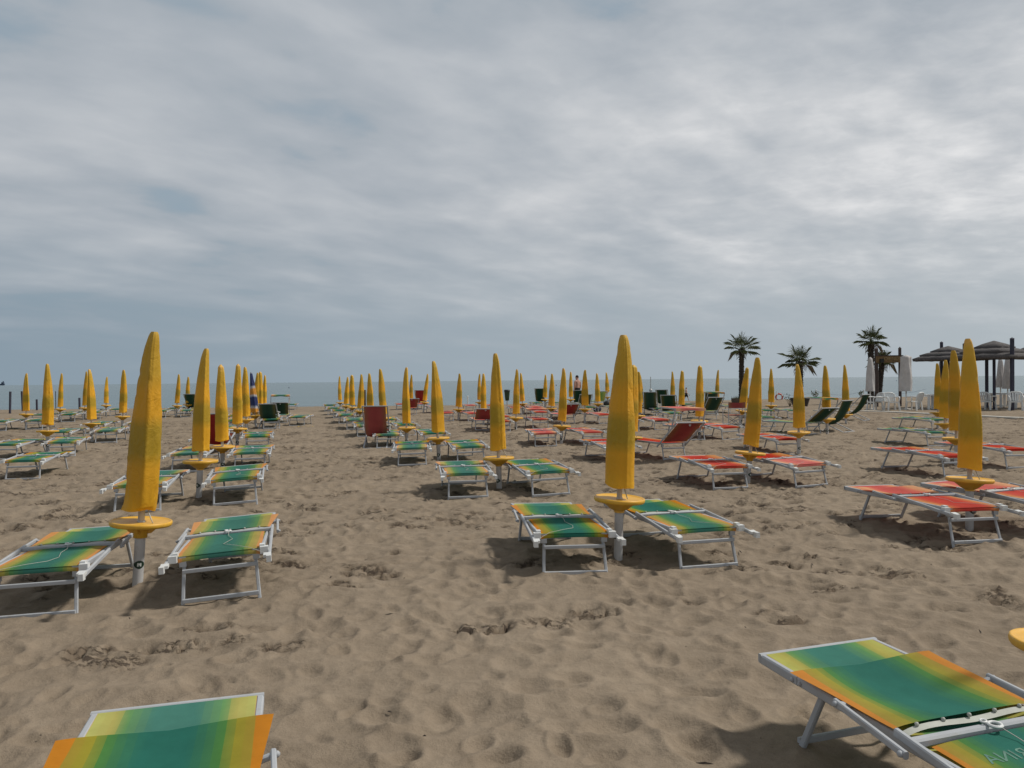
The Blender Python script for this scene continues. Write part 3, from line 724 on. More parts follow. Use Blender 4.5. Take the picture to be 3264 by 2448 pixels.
# raised backrest (leans out beyond the head legs) and raised shade
HY, HZ = .04, .335
def raised_meshes(ang, cn, mt_):
    ca, sa = math.cos(ang), math.sin(ang)
    def P(x,l,n=0): return Vector((x, HY-ca*l+sa*n*0, HZ+sa*l)) + Vector((0,sa,ca))*n
    def fb(mb):
        for sx in (-1,1): mb.bar(P(sx*.318,-.13), P(sx*.318,.66), .022,.034)
        mb.bar(P(-.31,.65),P(.31,.65),.028,.026)
    def ff(mb): mb.grid(lambda u,v: P((u-.5)*.55, .02+v*.62, -.035*(1-(2*u-1)**2)*math.sin(math.pi*min(1,v*1.05))), 16, 12)
    def rg_(mb): mb.torus(P(.0,.60,-.02),.018,.005,14,6,'y')
    return mk('back_frame',fb,'alu'), mk('backrest',ff,mt_), mk('ring',rg_,'plastic'), P(0,.66)
def make_bed(cn, loc, rz, label, raised=None, shade=None, group='aluminium sunbeds in pairs beside the parasols', tilt=0, roll=0):
    """raised: backrest angle in degrees; shade: height of the raised shade above the ground"""
    root = empty('sunbed', loc, rz); root.rotation_euler = (tilt,-roll,rz)
    near = loc[1] < 26
    mobj('bed_frame', ME['bed_frame'], root); mobj('leg_frame', ME['leg_head'], root); mobj('leg_frame', ME['leg_foot'], root)
    mobj('seat_fabric', ME['seat_'+cn], root)
    if raised is None:
        b = mobj('backrest', ME['back_'+cn], root); bf = mobj('back_frame', ME['back_frame'], b)
        if near:
            for sx in (1,-1): mobj('end_cap', ME[f'cap{sx}'], b); mobj('hinge', ME[f'hinge{sx}'], b)
            mobj('ring', ME['ring'], b); mobj('cord', ME[random.choice(('cord','cord2'))], b)
        top = Vector((0,.66,.355))
    else:
        key = (raised,cn)
        if key not in RAISED: RAISED[key] = raised_meshes(R(raised), cn, {'green':'fgreen_shaded','red':'fred_shaded','lime':'flime'}[cn])
        a,b_,c_,top = RAISED[key]
        b = mobj('backrest', b_, root); mobj('back_frame', a, b); mobj('ring', c_, b)
    if shade is None:
        if raised is None:
            k = mobj('canopy', ME['canopy_'+cn], root)
            if near: mobj('hem_strip', ME['hem'], k)
    else:
        zt = shade; y0 = top.y-.02; pts = MB(); fb = MB()
        fwd = .10 if raised is not None else -.30
        for sx in (-1,1): pts.bar((sx*.345,top.y+(.10 if raised is not None else 0),top.z-.05),(sx*.335,y0+fwd*.4,zt),.022,.028)
        pts.bar((-.335,y0+fwd*.4,zt),(.335,y0+fwd*.4,zt),.022,.024); pts.bar((-.335,y0+fwd*.4+.50,zt+.02),(.335,y0+fwd*.4+.50,zt+.02),.022,.024)
        for sx in (-1,1): pts.bar((sx*.335,y0+fwd*.4,zt),(sx*.335,y0+fwd*.4+.50,zt+.02),.018,.024)
        fb.grid(lambda u,v: Vector(((u-.5)*.66, y0+fwd*.4-.01+v*.52, zt+.018+.02*v+sag(u,v,.02))), 16, 8)
        fb.grid(lambda u,v: Vector(((u-.5)*.66, y0+fwd*.4-.012, zt+.018-v*.045-.01*math.sin(9*u)*v)), 16, 2)
        k = fb.build('canopy', M['f'+cn], root); pts.build('canopy_frame', M['alu'], k)
    return tag(root, label, 'sunbed', group)
RAISED = {}
BG = 'aluminium sunbeds in pairs beside the parasols'
# overrides: (col, index, side) -> dict(near px,py of head-leg centre | pos, heading, style)
def legs(lx,ly,rx,ry):
    a, b = gnd(lx,ly), gnd(rx,ry); return (a+b)/2
OV = {
 (-1,0,'L'):dict(pos=Vector((-3.17,5.10,0)),h=-11), (-1,0,'R'):dict(pos=Vector((-2.03,5.36,.015)),h=-14,roll=3.2),
 (-1,1,'L'):dict(pos=Vector((-4.43,9.1,0)),h=-12), (-1,1,'R'):dict(pos=legs(683,1627,816,1616)+Vector((0,0,.015)),h=-15,roll=2.8),
 (0,1,'L'):dict(pos=legs(1739,1849,1930,1836),h=-8), (0,1,'R'):dict(pos=legs(2174,1821.5,2352,1810),h=-15),
 (0,2,'L'):dict(pos=legs(1435,1600,1551,1600),h=-9), (0,2,'R'):dict(pos=legs(1702.5,1594,1814,1587),h=-15),
 (1,0,'L'):dict(pos=legs(3046,1745.6,3191.5,1740),h=-11), (1,1,'L'):dict(pos=legs(2279.5,1563.6,2383,1561.5),h=-10), (1,1,'R'):dict(pos=legs(2539,1557.5,2641,1554),h=-15),
 (1,2,'R'):dict(pos=Vector((3.08,14.65,0)),h=-24,raised=38,shade=.98),
 (1,5,'L'):dict(pos=Vector((-.86,23.2,0)),h=-8,raised=32),
 (2,4,'L'):dict(pos=Vector((1.95,27.2,0)),h=-12,raised=35),
 (1,4,'R'):dict(pos=Vector((.90,24.4,0)),h=-10,shade=.62),
 (3,1,'L'):dict(pos=legs(2573,1387,2625,1388.6),h=-30,raised=38,shade=.98,c='green'),
 (3,3,'R'):dict(pos=Vector((7.3,28.4,0)),h=-16,raised=50,shade=1.0,c='green'),
 (-1,6,'R'):dict(pos=Vector((-8.75,29.2,0)),h=-14,raised=45,shade=1.05),
 (-1,4,'R'):dict(skip=1), (0,4,'L'):dict(), (0,3,'L'):dict(),
 (2,2,'R'):dict(), (0,0,'R'):dict(skip=1), (1,7,'L'):dict(pos=Vector((-4.6,35.2,0)),h=-12,raised=40), (-1,7,'R'):dict(skip=0),
 (4,5,'L'):dict(pos=Vector((4.95,43.5,0)),h=-14,raised=60,c='lime'),
 (3,6,'L'):dict(pos=Vector((3.5,37.4,0)),h=-10,raised=50,c='green'),
 (2,1,'R'):dict(skip=1), (2,1,'L'):dict(skip=1), (4,1,'L'):dict(skip=1), (4,0,'R'):dict(skip=1), (3,0,'R'):dict(skip=1), (4,1,'R'):dict(skip=1), (3,2,'L'):dict(skip=1), (3,1,'R'):dict(skip=1),
 (2,0,'L'):dict(pos=(gnd(2858,1512)+gnd(3031,1521))/2+Vector((.25,-.55,0)),h=-14),
 (3,0,'L'):dict(pos=gnd(2954,1427)+Vector((.28,.05,0)),h=-14), (4,0,'L'):dict(h=-14),
 (0,0,'L'):dict(pos=Vector((1.775,1.95,0)),h=-15.5),
}
SB = {
 (-1,0,'L'):'green sunbed cut by the left edge beside the large foreground parasol',
 (-1,0,'R'):'green sunbed right of the large parasol in the left foreground',
 (0,1,'L'):'green sunbed left of the large central parasol, head legs dug into sand',
 (0,1,'R'):'green sunbed right of the large central parasol, cream cord across its cloth',
 (0,0,'L'):'green and orange sunbed in the bottom right corner with ring and lettering',
 (1,0,'L'):'red sunbed left of the large parasol in the right foreground',
 (1,0,'R'):'red sunbed cut by the right edge beside the right foreground parasol',
 (1,2,'R'):'red sunbed with its backrest and shade both raised behind the central parasol',
 (1,5,'L'):'red sunbed with raised backrest between the two central parasols',
 (2,4,'L'):'red sunbed with raised backrest behind a far parasol, shade removed',
 (1,4,'R'):'red sunbed with its shade tilted half up above the cloth',
 (3,1,'L'):'green sunbed with raised backrest and shade beside two leaning deckchairs',
 (3,3,'R'):'green sunbed with raised backrest and shade behind the raised red bed',
 (-1,6,'R'):'green sunbed with raised shade at the sea end of the sand lane',
 (1,7,'L'):'distant red sunbed with raised backrest before the red deckchair',
 (4,5,'L'):'lime green sunbed with upright backrest far off near the waterline',
 (3,6,'L'):'distant green sunbed with raised backrest in front of the standing man',
}
for (c,k),(ux,uy) in UPOS.items():
    for side in 'LR':
        o = OV.get((c,k,side), {})
        if o.get('skip'): continue
        if 'pos' in o: p = o['pos']; h = o['h']
        else:
            off = (-.36,-.85) if side == 'L' else (.70,-.58)
            p = Vector((ux+off[0]+random.uniform(-.05,.05), uy+off[1]+random.uniform(-.12,.12), 0))
            h = o.get('h', (-9 if side == 'L' else -16)+random.uniform(-4,4))
        cn = o.get('c') or ('red' if c in (1,2) else 'green')
        z = gz(p.x,p.y)+.008
        lab = SB.get((c,k,side))
        if not lab:
            lab = f'{cn} sunbed {"left" if side=="L" else "right"} of the {ORD[k]} parasol in the {ROWS[c]}'
        b = make_bed(cn, (p.x,p.y,z+p.z), R(-h), lab, o.get('raised'), o.get('shade'), roll=R(o.get('roll', random.uniform(-1.2,1.6))))
        if (c,k,side) == (0,0,'L'): NEARBED = b
# beds whose parasol stands outside the frame or that stand alone
make_bed('green', (-.835,1.40,.02), R(15.7), 'green and orange sunbed cut by the bottom edge at lower left')
make_bed('green', (-8.0,12.6,gz(-8,12.6)), R(12), 'green sunbed cut by the left edge in front of the far left parasols')
make_bed('green', (-7.45,26.7,gz(-7.5,26.7)), R(4), 'lone green sunbed in the sand lane with yellow rope at its foot')
make_bed('green', (-12.3,49-6,0), R(12), 'lone pale sunbed at the sea end of the sand lane near white post')
make_bed('red', legs(2480,1450,2551,1449)+Vector((0,0,-.01)), R(13), 'red sunbed in front of the second parasol of the second red row')

# faint lettering on the folded backrest of the corner bed (seen through the cloth, mirrored)
def text_mesh(txt, size, ext=.0015):
    cu = bpy.data.curves.new('lettering','FONT'); cu.body = txt; cu.size = size; cu.extrude = ext; cu.align_x = 'CENTER'; cu.align_y = 'CENTER'
    ob = bpy.data.objects.new('lettering_tmp', cu); COL.objects.link(ob)
    dg = bpy.context.evaluated_depsgraph_get(); me = bpy.data.meshes.new_from_object(ob.evaluated_get(dg))
    bpy.data.objects.remove(ob); return me
M['print'] = plain('faded_print', (.085,.20,.15), .7, .4, 40)
tm = text_mesh('MARINA', .075, 0); tm.materials.clear(); tm.materials.append(M['print'])
for vv in tm.vertices:      # lay the print on the sagging cloth
    x_, y_ = -vv.co.x-.04, vv.co.y+.51
    vv.co = (x_, y_, back_pt(x_, (y_-.03)/.605).z+.0012)
tm.flip_normals(); lt = mobj('lettering', tm, NEARBED)

def wpost(px, top_py, d, wid, label, group=None, mat='post', bpx=None, point=True):
    t = at(px, top_py, d); b = g0(bpx or px, d)
    root = MB(); h = t.z-b[2]
    root.bar((0,0,-.3),(t.x-b[0],0,h-(.06 if point else 0)),wid,wid,(0,1,0))
    if point:
        a = wid/2; x = t.x-b[0]; z = h-.06
        root.add([(x-a,-a,z),(x+a,-a,z),(x+a,a,z),(x-a,a,z),(x,0,h)], [(0,1,4),(1,2,4),(2,3,4),(3,0,4)])
    o = root.build('wooden_post', M[mat]); o.location = b
    if label: tag(o, label, 'post', group)
    return o
# ------------------------------------------------------------------ deckchairs
def deckchair(loc, rz, cloth, label, group=None, topz=1.0):
    root = empty('deckchair', loc, rz)
    k = topz
    for sx in (-1,1):
        mb = MB(); mb.bar((sx*.285,.50,-.03),(sx*.285,-.45,k),.022,.034,(1,0,0)); mb.build('long_rail', M['alu'], root)
        mb = MB(); mb.bar((sx*.262,-.60,-.03),(sx*.262,.52,.43),.022,.034,(1,0,0)); mb.build('short_rail', M['alu'], root)
        mb = MB(); mb.bar((sx*.31,-.30,.56),(sx*.31,.20,.52),.04,.022); mb.bar((sx*.30,-.05,.40),(sx*.31,-.02,.54),.02,.03); mb.build('armrest', M['plastic'], root)
    for hw,y_,z_ in ((.30,-.45,k),(.27,.52,.43),(.285,.48,.01),(.262,-.50,.03)):
        mb = MB(); mb.bar((-hw,y_,z_),(hw,y_,z_),.024,.026); mb.build('crossbar', M['alu'], root)
    def fn(u,v):
        y = -.45+.97*v; z = (1-v)*(k-.005)+v*.43
        z -= .50*(4*v*(1-v))**1.0*.86*(.9+.1*math.sin(math.pi*u)); y -= .05*math.sin(math.pi*v)
        return Vector(((u-.5)*.50, y, max(z,.12)))
    mb = MB(); mb.grid(fn, 14, 24); mb.build('sling', M[cloth], root)
    return tag(root, label, 'deckchair', group)
DG = 'folding deckchairs facing the sea'
def g0(px,d):  # ground point at depth d seen at column px
    p = at(px, 1224, d); return (p.x, d, gz(p.x,d))
deckchair(g0(1200,18.3), R(4), 'fred_shaded', 'tall red deckchair seen from behind beside the empty sand lane', DG)
deckchair(g0(857,26.0), R(8), 'fgreen_shaded', 'green deckchair seen from behind on the left of the sand lane', DG, .82)
deckchair(g0(614,38), R(3), 'fgreen_shaded', 'distant green deckchair against the sea behind the left parasols', DG)
deckchair(g0(1342,42.5), R(-2), 'fred_shaded', 'distant red deckchair against the sea beside a slim parasol', DG, 1.05)
deckchair(g0(2073,32.6), R(-14), 'fgreen_shaded', 'green deckchair, leftmost of three together behind the central parasol', DG, 1.02)
deckchair(g0(2112,37.5), R(-18), 'fgreen_shaded', 'green deckchair, rearmost of three together behind the central parasol', DG, 1.02)
deckchair(g0(2134,29.2), R(-18), 'fgreen_shaded', 'green deckchair, frontmost of three together behind the central parasol', DG, .96)
deckchair(g0(2262,32.5), R(-6), 'fgreen_shaded', 'green deckchair half hidden behind a bed with raised shade', DG, 1.0)
deckchair((9.12,22.0,gz(9.1,22.0)), R(36), 'fgreen_shaded', 'green deckchair turned left, nearer of two side by side at right', DG, .90)
deckchair((12.1,27.4,gz(12.1,27.4)), R(40), 'fgreen_shaded', 'green deckchair turned left, farther of two side by side at right', DG, .92)
deckchair(g0(1722,46), R(-10), 'fgreen_shaded', 'distant green deckchair at the water end left of the standing man', DG, 1.05)
deckchair(g0(1843,42), R(-4), 'fgreen_shaded', 'distant green deckchair directly in front of the standing man', DG, 1.0)

deckchair(g0(684,16.8), R(3), 'fred_shaded', 'red deckchair mostly hidden behind two parasols left of the sand lane', DG, .90)
wpost(1163,1243,44,.10,'dark brown post half hidden between two parasols right of the sand lane',point=False,mat='wood')
# director chair
def director(loc, rz):
    root = empty('director_chair', loc, rz)
    for sx in (-1,1):
        mb = MB()
        mb.bar((sx*.27,-.24,.0),(sx*.27,-.26,.80),.024,.024); mb.bar((sx*.27,.22,.0),(sx*.27,.22,.56),.024,.024)
        mb.bar((sx*.27,-.26,.02),(sx*.27,.24,.02),.024,.024); mb.build('side_frame', M['alu'], root)
        mb = MB(); mb.bar((sx*.275,-.25,.57),(sx*.275,.25,.57),.045,.022); mb.build('armrest', M['plastic'], root)
    for y in (-.16,.14):
        mb = MB(); mb.bar((-.26,y,.04),(.26,y,.38),.020,.026,(0,1,0)); mb.bar((.26,y+.03,.04),(-.26,y+.03,.38),.020,.026,(0,1,0)); mb.build('cross_leg', M['alu'], root)
    mb = MB(); mb.grid(lambda u,v: Vector(((u-.5)*.52,-.2+.4*v,.40+sag(u,v,.03))),8,6); mb.build('seat', M['fred_shaded'], root)
    mb = MB(); mb.grid(lambda u,v: Vector(((u-.5)*.56,-.27-.03*math.sin(math.pi*u),.62+.19*v-.02*math.sin(math.pi*u)*v)),10,3); mb.build('backrest', M['fred_shaded'], root)
    tag(root, 'red director chair with crossed legs standing behind red beds', 'chair')
director(g0(2338,24.6), R(6))

# ------------------------------------------------------------------ people
def skin_body(name, pts, edges, mat, parent=None, root_i=0):
    me = bpy.data.meshes.new(name); me.from_pydata([p[0] for p in pts], edges, []); me.update()
    ob = bpy.data.objects.new(name, me); COL.objects.link(ob)
    sk = ob.modifiers.new('skin','SKIN'); sk.use_smooth_shade = True
    for i,p in enumerate(pts):
        rr = p[1] if isinstance(p[1],tuple) else (p[1],p[1])
        me.skin_vertices[0].data[i].radius = rr
    me.skin_vertices[0].data[root_i].use_root = True
    ss = ob.modifiers.new('sub','SUBSURF'); ss.levels = 1; ss.render_levels = 1
    dg = bpy.context.evaluated_depsgraph_get(); res = bpy.data.meshes.new_from_object(ob.evaluated_get(dg))
    bpy.data.objects.remove(ob); res.materials.clear(); res.materials.append(M[mat]); res.name = name
    o = bpy.data.objects.new(name, res); COL.objects.link(o)
    if parent: o.parent = parent; KIDS.setdefault(parent.name,[]).append(o)
    return o
def person(loc, rz, H, skin, label, stride=.0, armswing=0.0, headturn=0.0):
    """local: faces +Y; x = the person's right is +X when facing +Y"""
    k = H/1.78
    P = []; E = []
    def v(x,y,z,r): P.append((Vector((x,y,z))*k, tuple(a*k for a in r) if isinstance(r,tuple) else r*k)); return len(P)-1
    def e(*ix):
        for a,b in zip(ix,ix[1:]): E.append((a,b))
    pel = v(0,0,.96,(.165,.115)); wa = v(0,.005,1.10,(.155,.11)); ch = v(0,.005,1.28,(.175,.12)); sh = v(0,-.01,1.42,(.13,.085)); nk = v(0,-.005,1.51,.062)
    h1 = v(0,.02,1.59,(.070,.085)); h2 = v(0,.022,1.67,(.078,.095)); h3 = v(0,.01,1.74,(.058,.070)); e(pel,wa,ch,sh,nk,h1,h2,h3)
    no = v(0,.115,1.625,.016); e(h2,no)
    for s in (-1,1):
        ea = v(s*.083,.0,1.635,.017); e(h2,ea)
        sd = v(s*.185,-.01,1.43,.068); el = v(s*.235,-.02-s*armswing*.06,1.14,.046); wr = v(s*.235,.05+s*armswing*.22,.90,.030); pa = v(s*.23,.07+s*armswing*.26,.83,(.034,.022))
        e(sh,sd,el,wr,pa)
        for q,(dx,L) in enumerate(((-.030,.075),(-.011,.088),(.009,.084),(.027,.066))):
            f1 = v(s*.23,.07+s*armswing*.26+dx,.775,.009); f2 = v(s*.222,.075+s*armswing*.26+dx,.775-L*.75,.0075); e(pa,f1,f2)
        t1 = v(s*.22,.11+s*armswing*.26,.80,.010); t2 = v(s*.205,.13+s*armswing*.26,.765,.008); e(pa,t1,t2)
        hp = v(s*.095,0,.90,.098); kn = v(s*.105,.03+s*stride*.14,.50,.060); an = v(s*.105,-.02+s*stride*.36,.09,.040); he = v(s*.107,-.045+s*stride*.37,.035,.036); to = v(s*.118,.13+s*stride*.36,.025,(.042,.022))
        e(pel,hp,kn,an,he,to)
    root = empty('person', loc, rz)
    skin_body('body', P, E, skin, root)
    # clothing: swim shorts over hips and thighs
    mb = MB()
    def ring(z,a,b,cx=0,cy=0,n=20): return [Vector((cx+a*math.cos(2*math.pi*i/n), cy+b*math.sin(2*math.pi*i/n), z))*k for i in range(n)]
    rings = [ring(1.07,.182,.138), ring(1.02,.188,.142), ring(.95,.192,.145), ring(.88,.196,.142)]
    n = 20; vs = sum(rings,[]); mb.add(vs, [(i*n+j,i*n+(j+1)%n,(i+1)*n+(j+1)%n,(i+1)*n+j) for i in range(3) for j in range(n)], True)
    for s in (-1,1):
        rr = [ring(.90,.112,.128,s*.095,0), ring(.75,.112,.118,s*.102,.01+s*stride*.05), ring(.60,.108,.108,s*.106,.02+s*stride*.10)]
        vs = sum(rr,[]); mb.add(vs, [(i*n+j,i*n+(j+1)%n,(i+1)*n+(j+1)%n,(i+1)*n+j) for i in range(2) for j in range(n)], True)
    mb.build('shorts', M['shorts'], root)
    mb = MB()
    def hf(u,v_):
        t = 2*math.pi*u; p = (math.pi*.56)*v_
        q = Vector((.086*math.sin(p)*math.cos(t), .012+.102*math.sin(p)*math.sin(t), 1.665+.108*math.cos(p)))
        if math.sin(t) > .2: q.z = max(q.z, 1.70)
        return q*k
    mb.grid(hf, 20, 8); mb.build('hair', M['hair'], root)
    mb = MB()
    for s in (-1,1): mb.ball(Vector((s*.032,.108,1.655))*k, .010*k, 8, 5)
    mb.ball(Vector((0,.108,1.575))*k, .016*k, 8, 5, (1.3,.4,.35)); mb.build('face_feature', M['hair'], root)
    return tag(root, label, 'person')
p = g0(1840,44.5); person((p[0],p[1],p[2]), R(42), 1.84, 'skin', 'bare backed man in black swim shorts standing beyond the chairs, looking left', .15, .1)
p = g0(2187,53); person((p[0],p[1],-.02), R(-75), .98, 'skin2', 'child in dark shorts walking right along the waterline', 1.0, 1.0)

# ------------------------------------------------------------------ palms
def palm(label, tpx, base_d, trunk_top_py, base_px, crown_w, droop, seed, pot, nleaf=34, lean=0):
    rg = random.Random(seed)
    B = g0(base_px, base_d); top = at(tpx, trunk_top_py, base_d)
    root = empty('palm_tree', B)
    dx = top.x-B[0]; Hh = top.z-B[2]
    mb = MB(); nz = 46; n = 14; vs = []
    for i in range(nz+1):
        s = i/nz
        for j in range(n):
            t = 2*math.pi*j/n
            r_ = (.165-.02*s)*(1+.10*rg.uniform(-1,1))+ (.035 if i%2 else 0)*rg.random()
            if s > .86: r_ *= 1+.35*(s-.86)/.14
            vs.append(Vector((dx*s**1.2+r_*math.cos(t), r_*math.sin(t), Hh*s)))
    mb.add(vs, [(i*n+j,i*n+(j+1)%n,(i+1)*n+(j+1)%n,(i+1)*n+j) for i in range(nz) for j in range(n)], False)
    mb.build('trunk', M['bark'], root)
    Rl = crown_w/2
    lv, dv = MB(), MB()
    for q in range(nleaf):
        az = 2.399*q+rg.uniform(-.3,.3); el = R(80-(q/nleaf)*106+rg.uniform(-9,9)) ; dead = el < R(-17)
        mbx = dv if dead else lv
        pl = Rl*rg.uniform(.36,.52)*(.85 if dead else 1)
        d = Vector((math.cos(az)*math.cos(el), math.sin(az)*math.cos(el), math.sin(el)))
        o_ = Vector((dx,0,Hh-.02)); a = o_+d*pl*.5+Vector((0,0,.03)); e_ = o_+d*pl+Vector((0,0,-.05*pl))
        mbx.tube([o_,a,e_], [.016,.011,.008], 4)
        # fan of stiff blades
        side = d.cross(Vector((0,0,1))).normalized(); nrm = side.cross(d).normalized()
        BL = Rl*rg.uniform(.46,.72); nb = 15
        for b in range(nb):
            t = R(-115+230*b/(nb-1)) ; L = BL*(1-.25*abs(t)/2)*rg.uniform(.85,1.05)
            dd = (d*math.cos(t)+side*math.sin(t)).normalized()
            mid = e_+dd*L*.55+nrm*.05*L; tip = e_+dd*L+Vector((0,0,-1))*L*(droop*rg.uniform(.5,1.3)+(.5 if dead else 0))
            w_ = (dd.cross(nrm))  .normalized()*.015*rg.uniform(.8,1.2)
            mbx.add([e_-w_*.4, e_+w_*.4, mid+w_, tip, mid-w_], [(0,1,2,3,4)])
    for q in range(46):   # ragged skirt of old leaf stems
        az = rg.uniform(0,6.28); z0 = Hh-rg.uniform(.05,.55); r0 = .15
        p0 = Vector((dx+r0*math.cos(az), r0*math.sin(az), z0)); L = rg.uniform(.12,.34)
        p1 = p0+Vector((math.cos(az)*.16,math.sin(az)*.16,-L*.8))
        dv.tube([p0,(p0+p1)/2+Vector((math.cos(az)*.05,math.sin(az)*.05,.02)),p1],[.014,.010,.005],4)
    lv.build('crown', M['leaf'], root); dv.build('dead_fronds', M['dry'], root)
    if pot == 'wood':
        mb = MB(); mb.lathe([(.60,0),(.64,.30),(.60,.30),(.56,.25),(.2,.27)], 20, smooth=False); mb.build('planter', M['plantwood'], root)
        mb = MB()
        for q in range(110):
            az = rg.uniform(0,6.28); rr = rg.uniform(.1,.62); p0 = Vector((rr*math.cos(az),rr*math.sin(az),.26))
            mb.add([p0+Vector((-.015,0,0)),p0+Vector((.015,0,0)),p0+Vector((rg.uniform(-.12,.12),rg.uniform(-.1,.1),rg.uniform(.08,.24)))],[(0,1,2)])
        mb.build('underplanting', M['leaf'], root)
    elif pot:
        mb = MB(); mb.lathe([(.36,0),(.42,.2),(.50,.46),(.52,.50),(.47,.50),(.44,.44),(.1,.46)], 24); mb.build('planter', M['pot'], root)
    return tag(root, label, 'palm tree', 'fan palms on the right of the beach')
palm('tallest fan palm with slim dark trunk in a round wooden planter', 2364, 49, 1112, 2363, 2.65, .22, 3, 'wood', 24)
palm('short fan palm growing in a dark pot behind a parasol', 2549, 41.5, 1152, 2550, 2.2, .25, 5, 'pot', 22)
palm('tall fan palm left of the wooden sign, thick trunk', 2776, 44, 1088, 2776, 2.1, .25, 8, 'pot', 22)
palm('low fan palm half hidden behind the carved wooden sign', 2812, 46, 1150, 2800, 1.75, .35, 13, None, 20)

# ------------------------------------------------------------------ sign, thatched shades, posts
sr = empty('beach_sign', g0(2830,40)); 
l, r_ = at(2793,1108,40), at(2868,1106,40); bl, br = at(2789,1145,40), at(2873,1145,40); o0 = sr.location.copy()
for pp,wd in ((l,.16),(r_,.13)):
    mb = MB(); mb.bar((pp.x-o0.x,0,-.3),(pp.x-o0.x,0,pp.z-o0.z-.08),wd,wd,(0,1,0)); a = wd/2; x = pp.x-o0.x; z = pp.z-o0.z-.08
    mb.add([(x-a,-a,z),(x+a,-a,z),(x+a,a,z),(x-a,a,z),(x,0,z+.1)],[(0,1,4),(1,2,4),(2,3,4),(3,0,4)]); mb.build('post', M['wood'], sr)
zt, zb = at(2830,1135,40).z-o0.z, at(2830,1156,40).z-o0.z
mb = MB(); mb.box(((bl.x+br.x)/2-o0.x,-.12,(zt+zb)/2),(br.x-bl.x,.05,zt-zb)); brd = mb.build('board', M['signwood'], sr)
mb = MB(); mb.box(((bl.x+br.x)/2-o0.x,-.10,zt+.02),(br.x-bl.x+.05,.14,.035)); mb.build('top_rail', M['wood'], sr)
tm = text_mesh('OIENDI', .25, .012); tm.materials.clear(); tm.materials.append(M['letter'])
lt = mobj('lettering', tm, sr, ((bl.x+br.x)/2-o0.x+.12,-.155,(zt+zb)/2+.02)); lt.rotation_euler = (R(90),0,0); lt.scale = (1.0,1,1)
mb = MB(); mb.box((at(2804,1148,40).x-o0.x,-.22,at(2804,1150,40).z-o0.z),(.16,.14,.20)); mb.build('lamp_box', M['black'], sr)
tag(sr, 'carved brown wooden sign board between two tall posts', 'sign')

def thatched(px_c, apex_py, eave_py, d, half, label, rot=.5):
    b = g0(px_c, d); A = at(px_c, apex_py, d).z-b[2]; Ev = at(px_c, eave_py, d).z-b[2]
    root = empty('thatched_shade', b, rot); Hh = A-Ev
    mb = MB(); n = 40; rg = random.Random(int(px_c))
    def tier(r0,z0,r1,z1,th):
        def sq(t,r): 
            c_,s_ = math.cos(t),math.sin(t); m_ = max(abs(c_),abs(s_)); q = (abs(c_)**5+abs(s_)**5)**(1/5)
            return Vector((c_/q*r, s_/q*r, 0))
        jj = [rg.uniform(-.035,.035) for _ in range(n)]
        ring = lambda r,z,j=0: [sq(2*math.pi*i/n,r+(jj[i] if j else 0))+Vector((0,0,z+(jj[i]*.5 if j else 0))) for i in range(n)]
        rs = [ring(r0,z0), ring((r0*.45+r1*.55),(z0*.45+z1*.55)+.02), ring(r1,z1,1), ring(r1-.02,z1-th,1), ring(max(.05,r1*.55),z1+ (z0-z1)*.40-th)]
        vs = sum(rs,[]); mb.add(vs, [(i*n+j,i*n+(j+1)%n,(i+1)*n+(j+1)%n,(i+1)*n+j) for i in range(len(rs)-1) for j in range(n)], True)
    tier(.02,A,half*.50,A-Hh*.40,.09); tier(half*.36,A-Hh*.40,half*.80,A-Hh*.68,.10); tier(half*.62,A-Hh*.68,half,Ev+.02,.12)
    mb.build('roof', M['thatch'], root)
    mb = MB(); mb.tube([(0,0,-.2),(0,0,A-.15)], .065, 10); mb.build('post', M['post'], root)
    mb = MB()
    for q in range(8):
        t = q*math.pi/4+.2; mb.bar((0,0,A-.2),(half*.9*math.cos(t),half*.9*math.sin(t),Ev+.03),.04,.05)
    mb.build('rafter', M['wood'], root)
    return tag(root, label, 'beach shade', 'thatched shades over the beach bar terrace')
thatched(3023,1103,1144,38,1.30,'left thatched shade with pointed straw roof behind yellow parasols')
thatched(3169,1086,1138,35.5,1.42,'middle thatched shade with tiered straw roof behind the right foreground parasol')
thatched(3300,1100,1137,36.5,1.30,'thatched shade cut off by the right edge of the picture')
PG = 'dark posts standing among the thatched shades'
wpost(3001,1088,39.5,.13,'dark post rising behind the left thatched shade',PG)
wpost(3073,1093,40,.12,'dark post between the left and middle thatched shades',PG)
wpost(3226,1075,34,.15,'tallest dark post in front of the middle thatched shade at right',PG)
wpost(3145,1140,37,.13,'dark post under the middle thatched shade, left of the pair',PG,point=False)
LP_ = 'blue tipped posts by the water on the far left'
wpost(33,1248,42,.10,'leaning dark blue post near the left edge by the water',LP_,point=False,bpx=30)
wpost(69,1247,45,.09,'dark post behind the leftmost parasol by the water',LP_,point=False,bpx=72)
wpost(117,1273,47,.10,'short dark stake right of the leftmost parasol by the water',LP_,point=False)
wpost(253,1268,49.5,.11,'dark stake with crosspiece at the far left shoreline',LP_,point=False)
wpost(177,1247,50,.04,'thin teal pole at the far left shoreline',LP_,point=False)
WG = 'thin white stakes along the waterline'
def wstake(px,top_py,d,label):
    b = g0(px,d); t = at(px,top_py,d); mb = MB(); mb.tube([(0,0,-.2),(0,0,t.z-b[2])],.035,8); mb.ball((0,0,t.z-b[2]),.05,8,6)
    o = mb.build('white_stake', M['plastic']); o.location = b; tag(o,label,'stake',WG)
wstake(921,1268,47,'thin white stake at the sea end of the sand lane')
wstake(1490,1264,46,'thin white stake beside a pale bed in the centre distance')
wstake(2601,1243,57,'thin white stake right of the short palm at the waterline')
wstake(2753,1243,58,'thin white stake left of the tall palm by the sign')
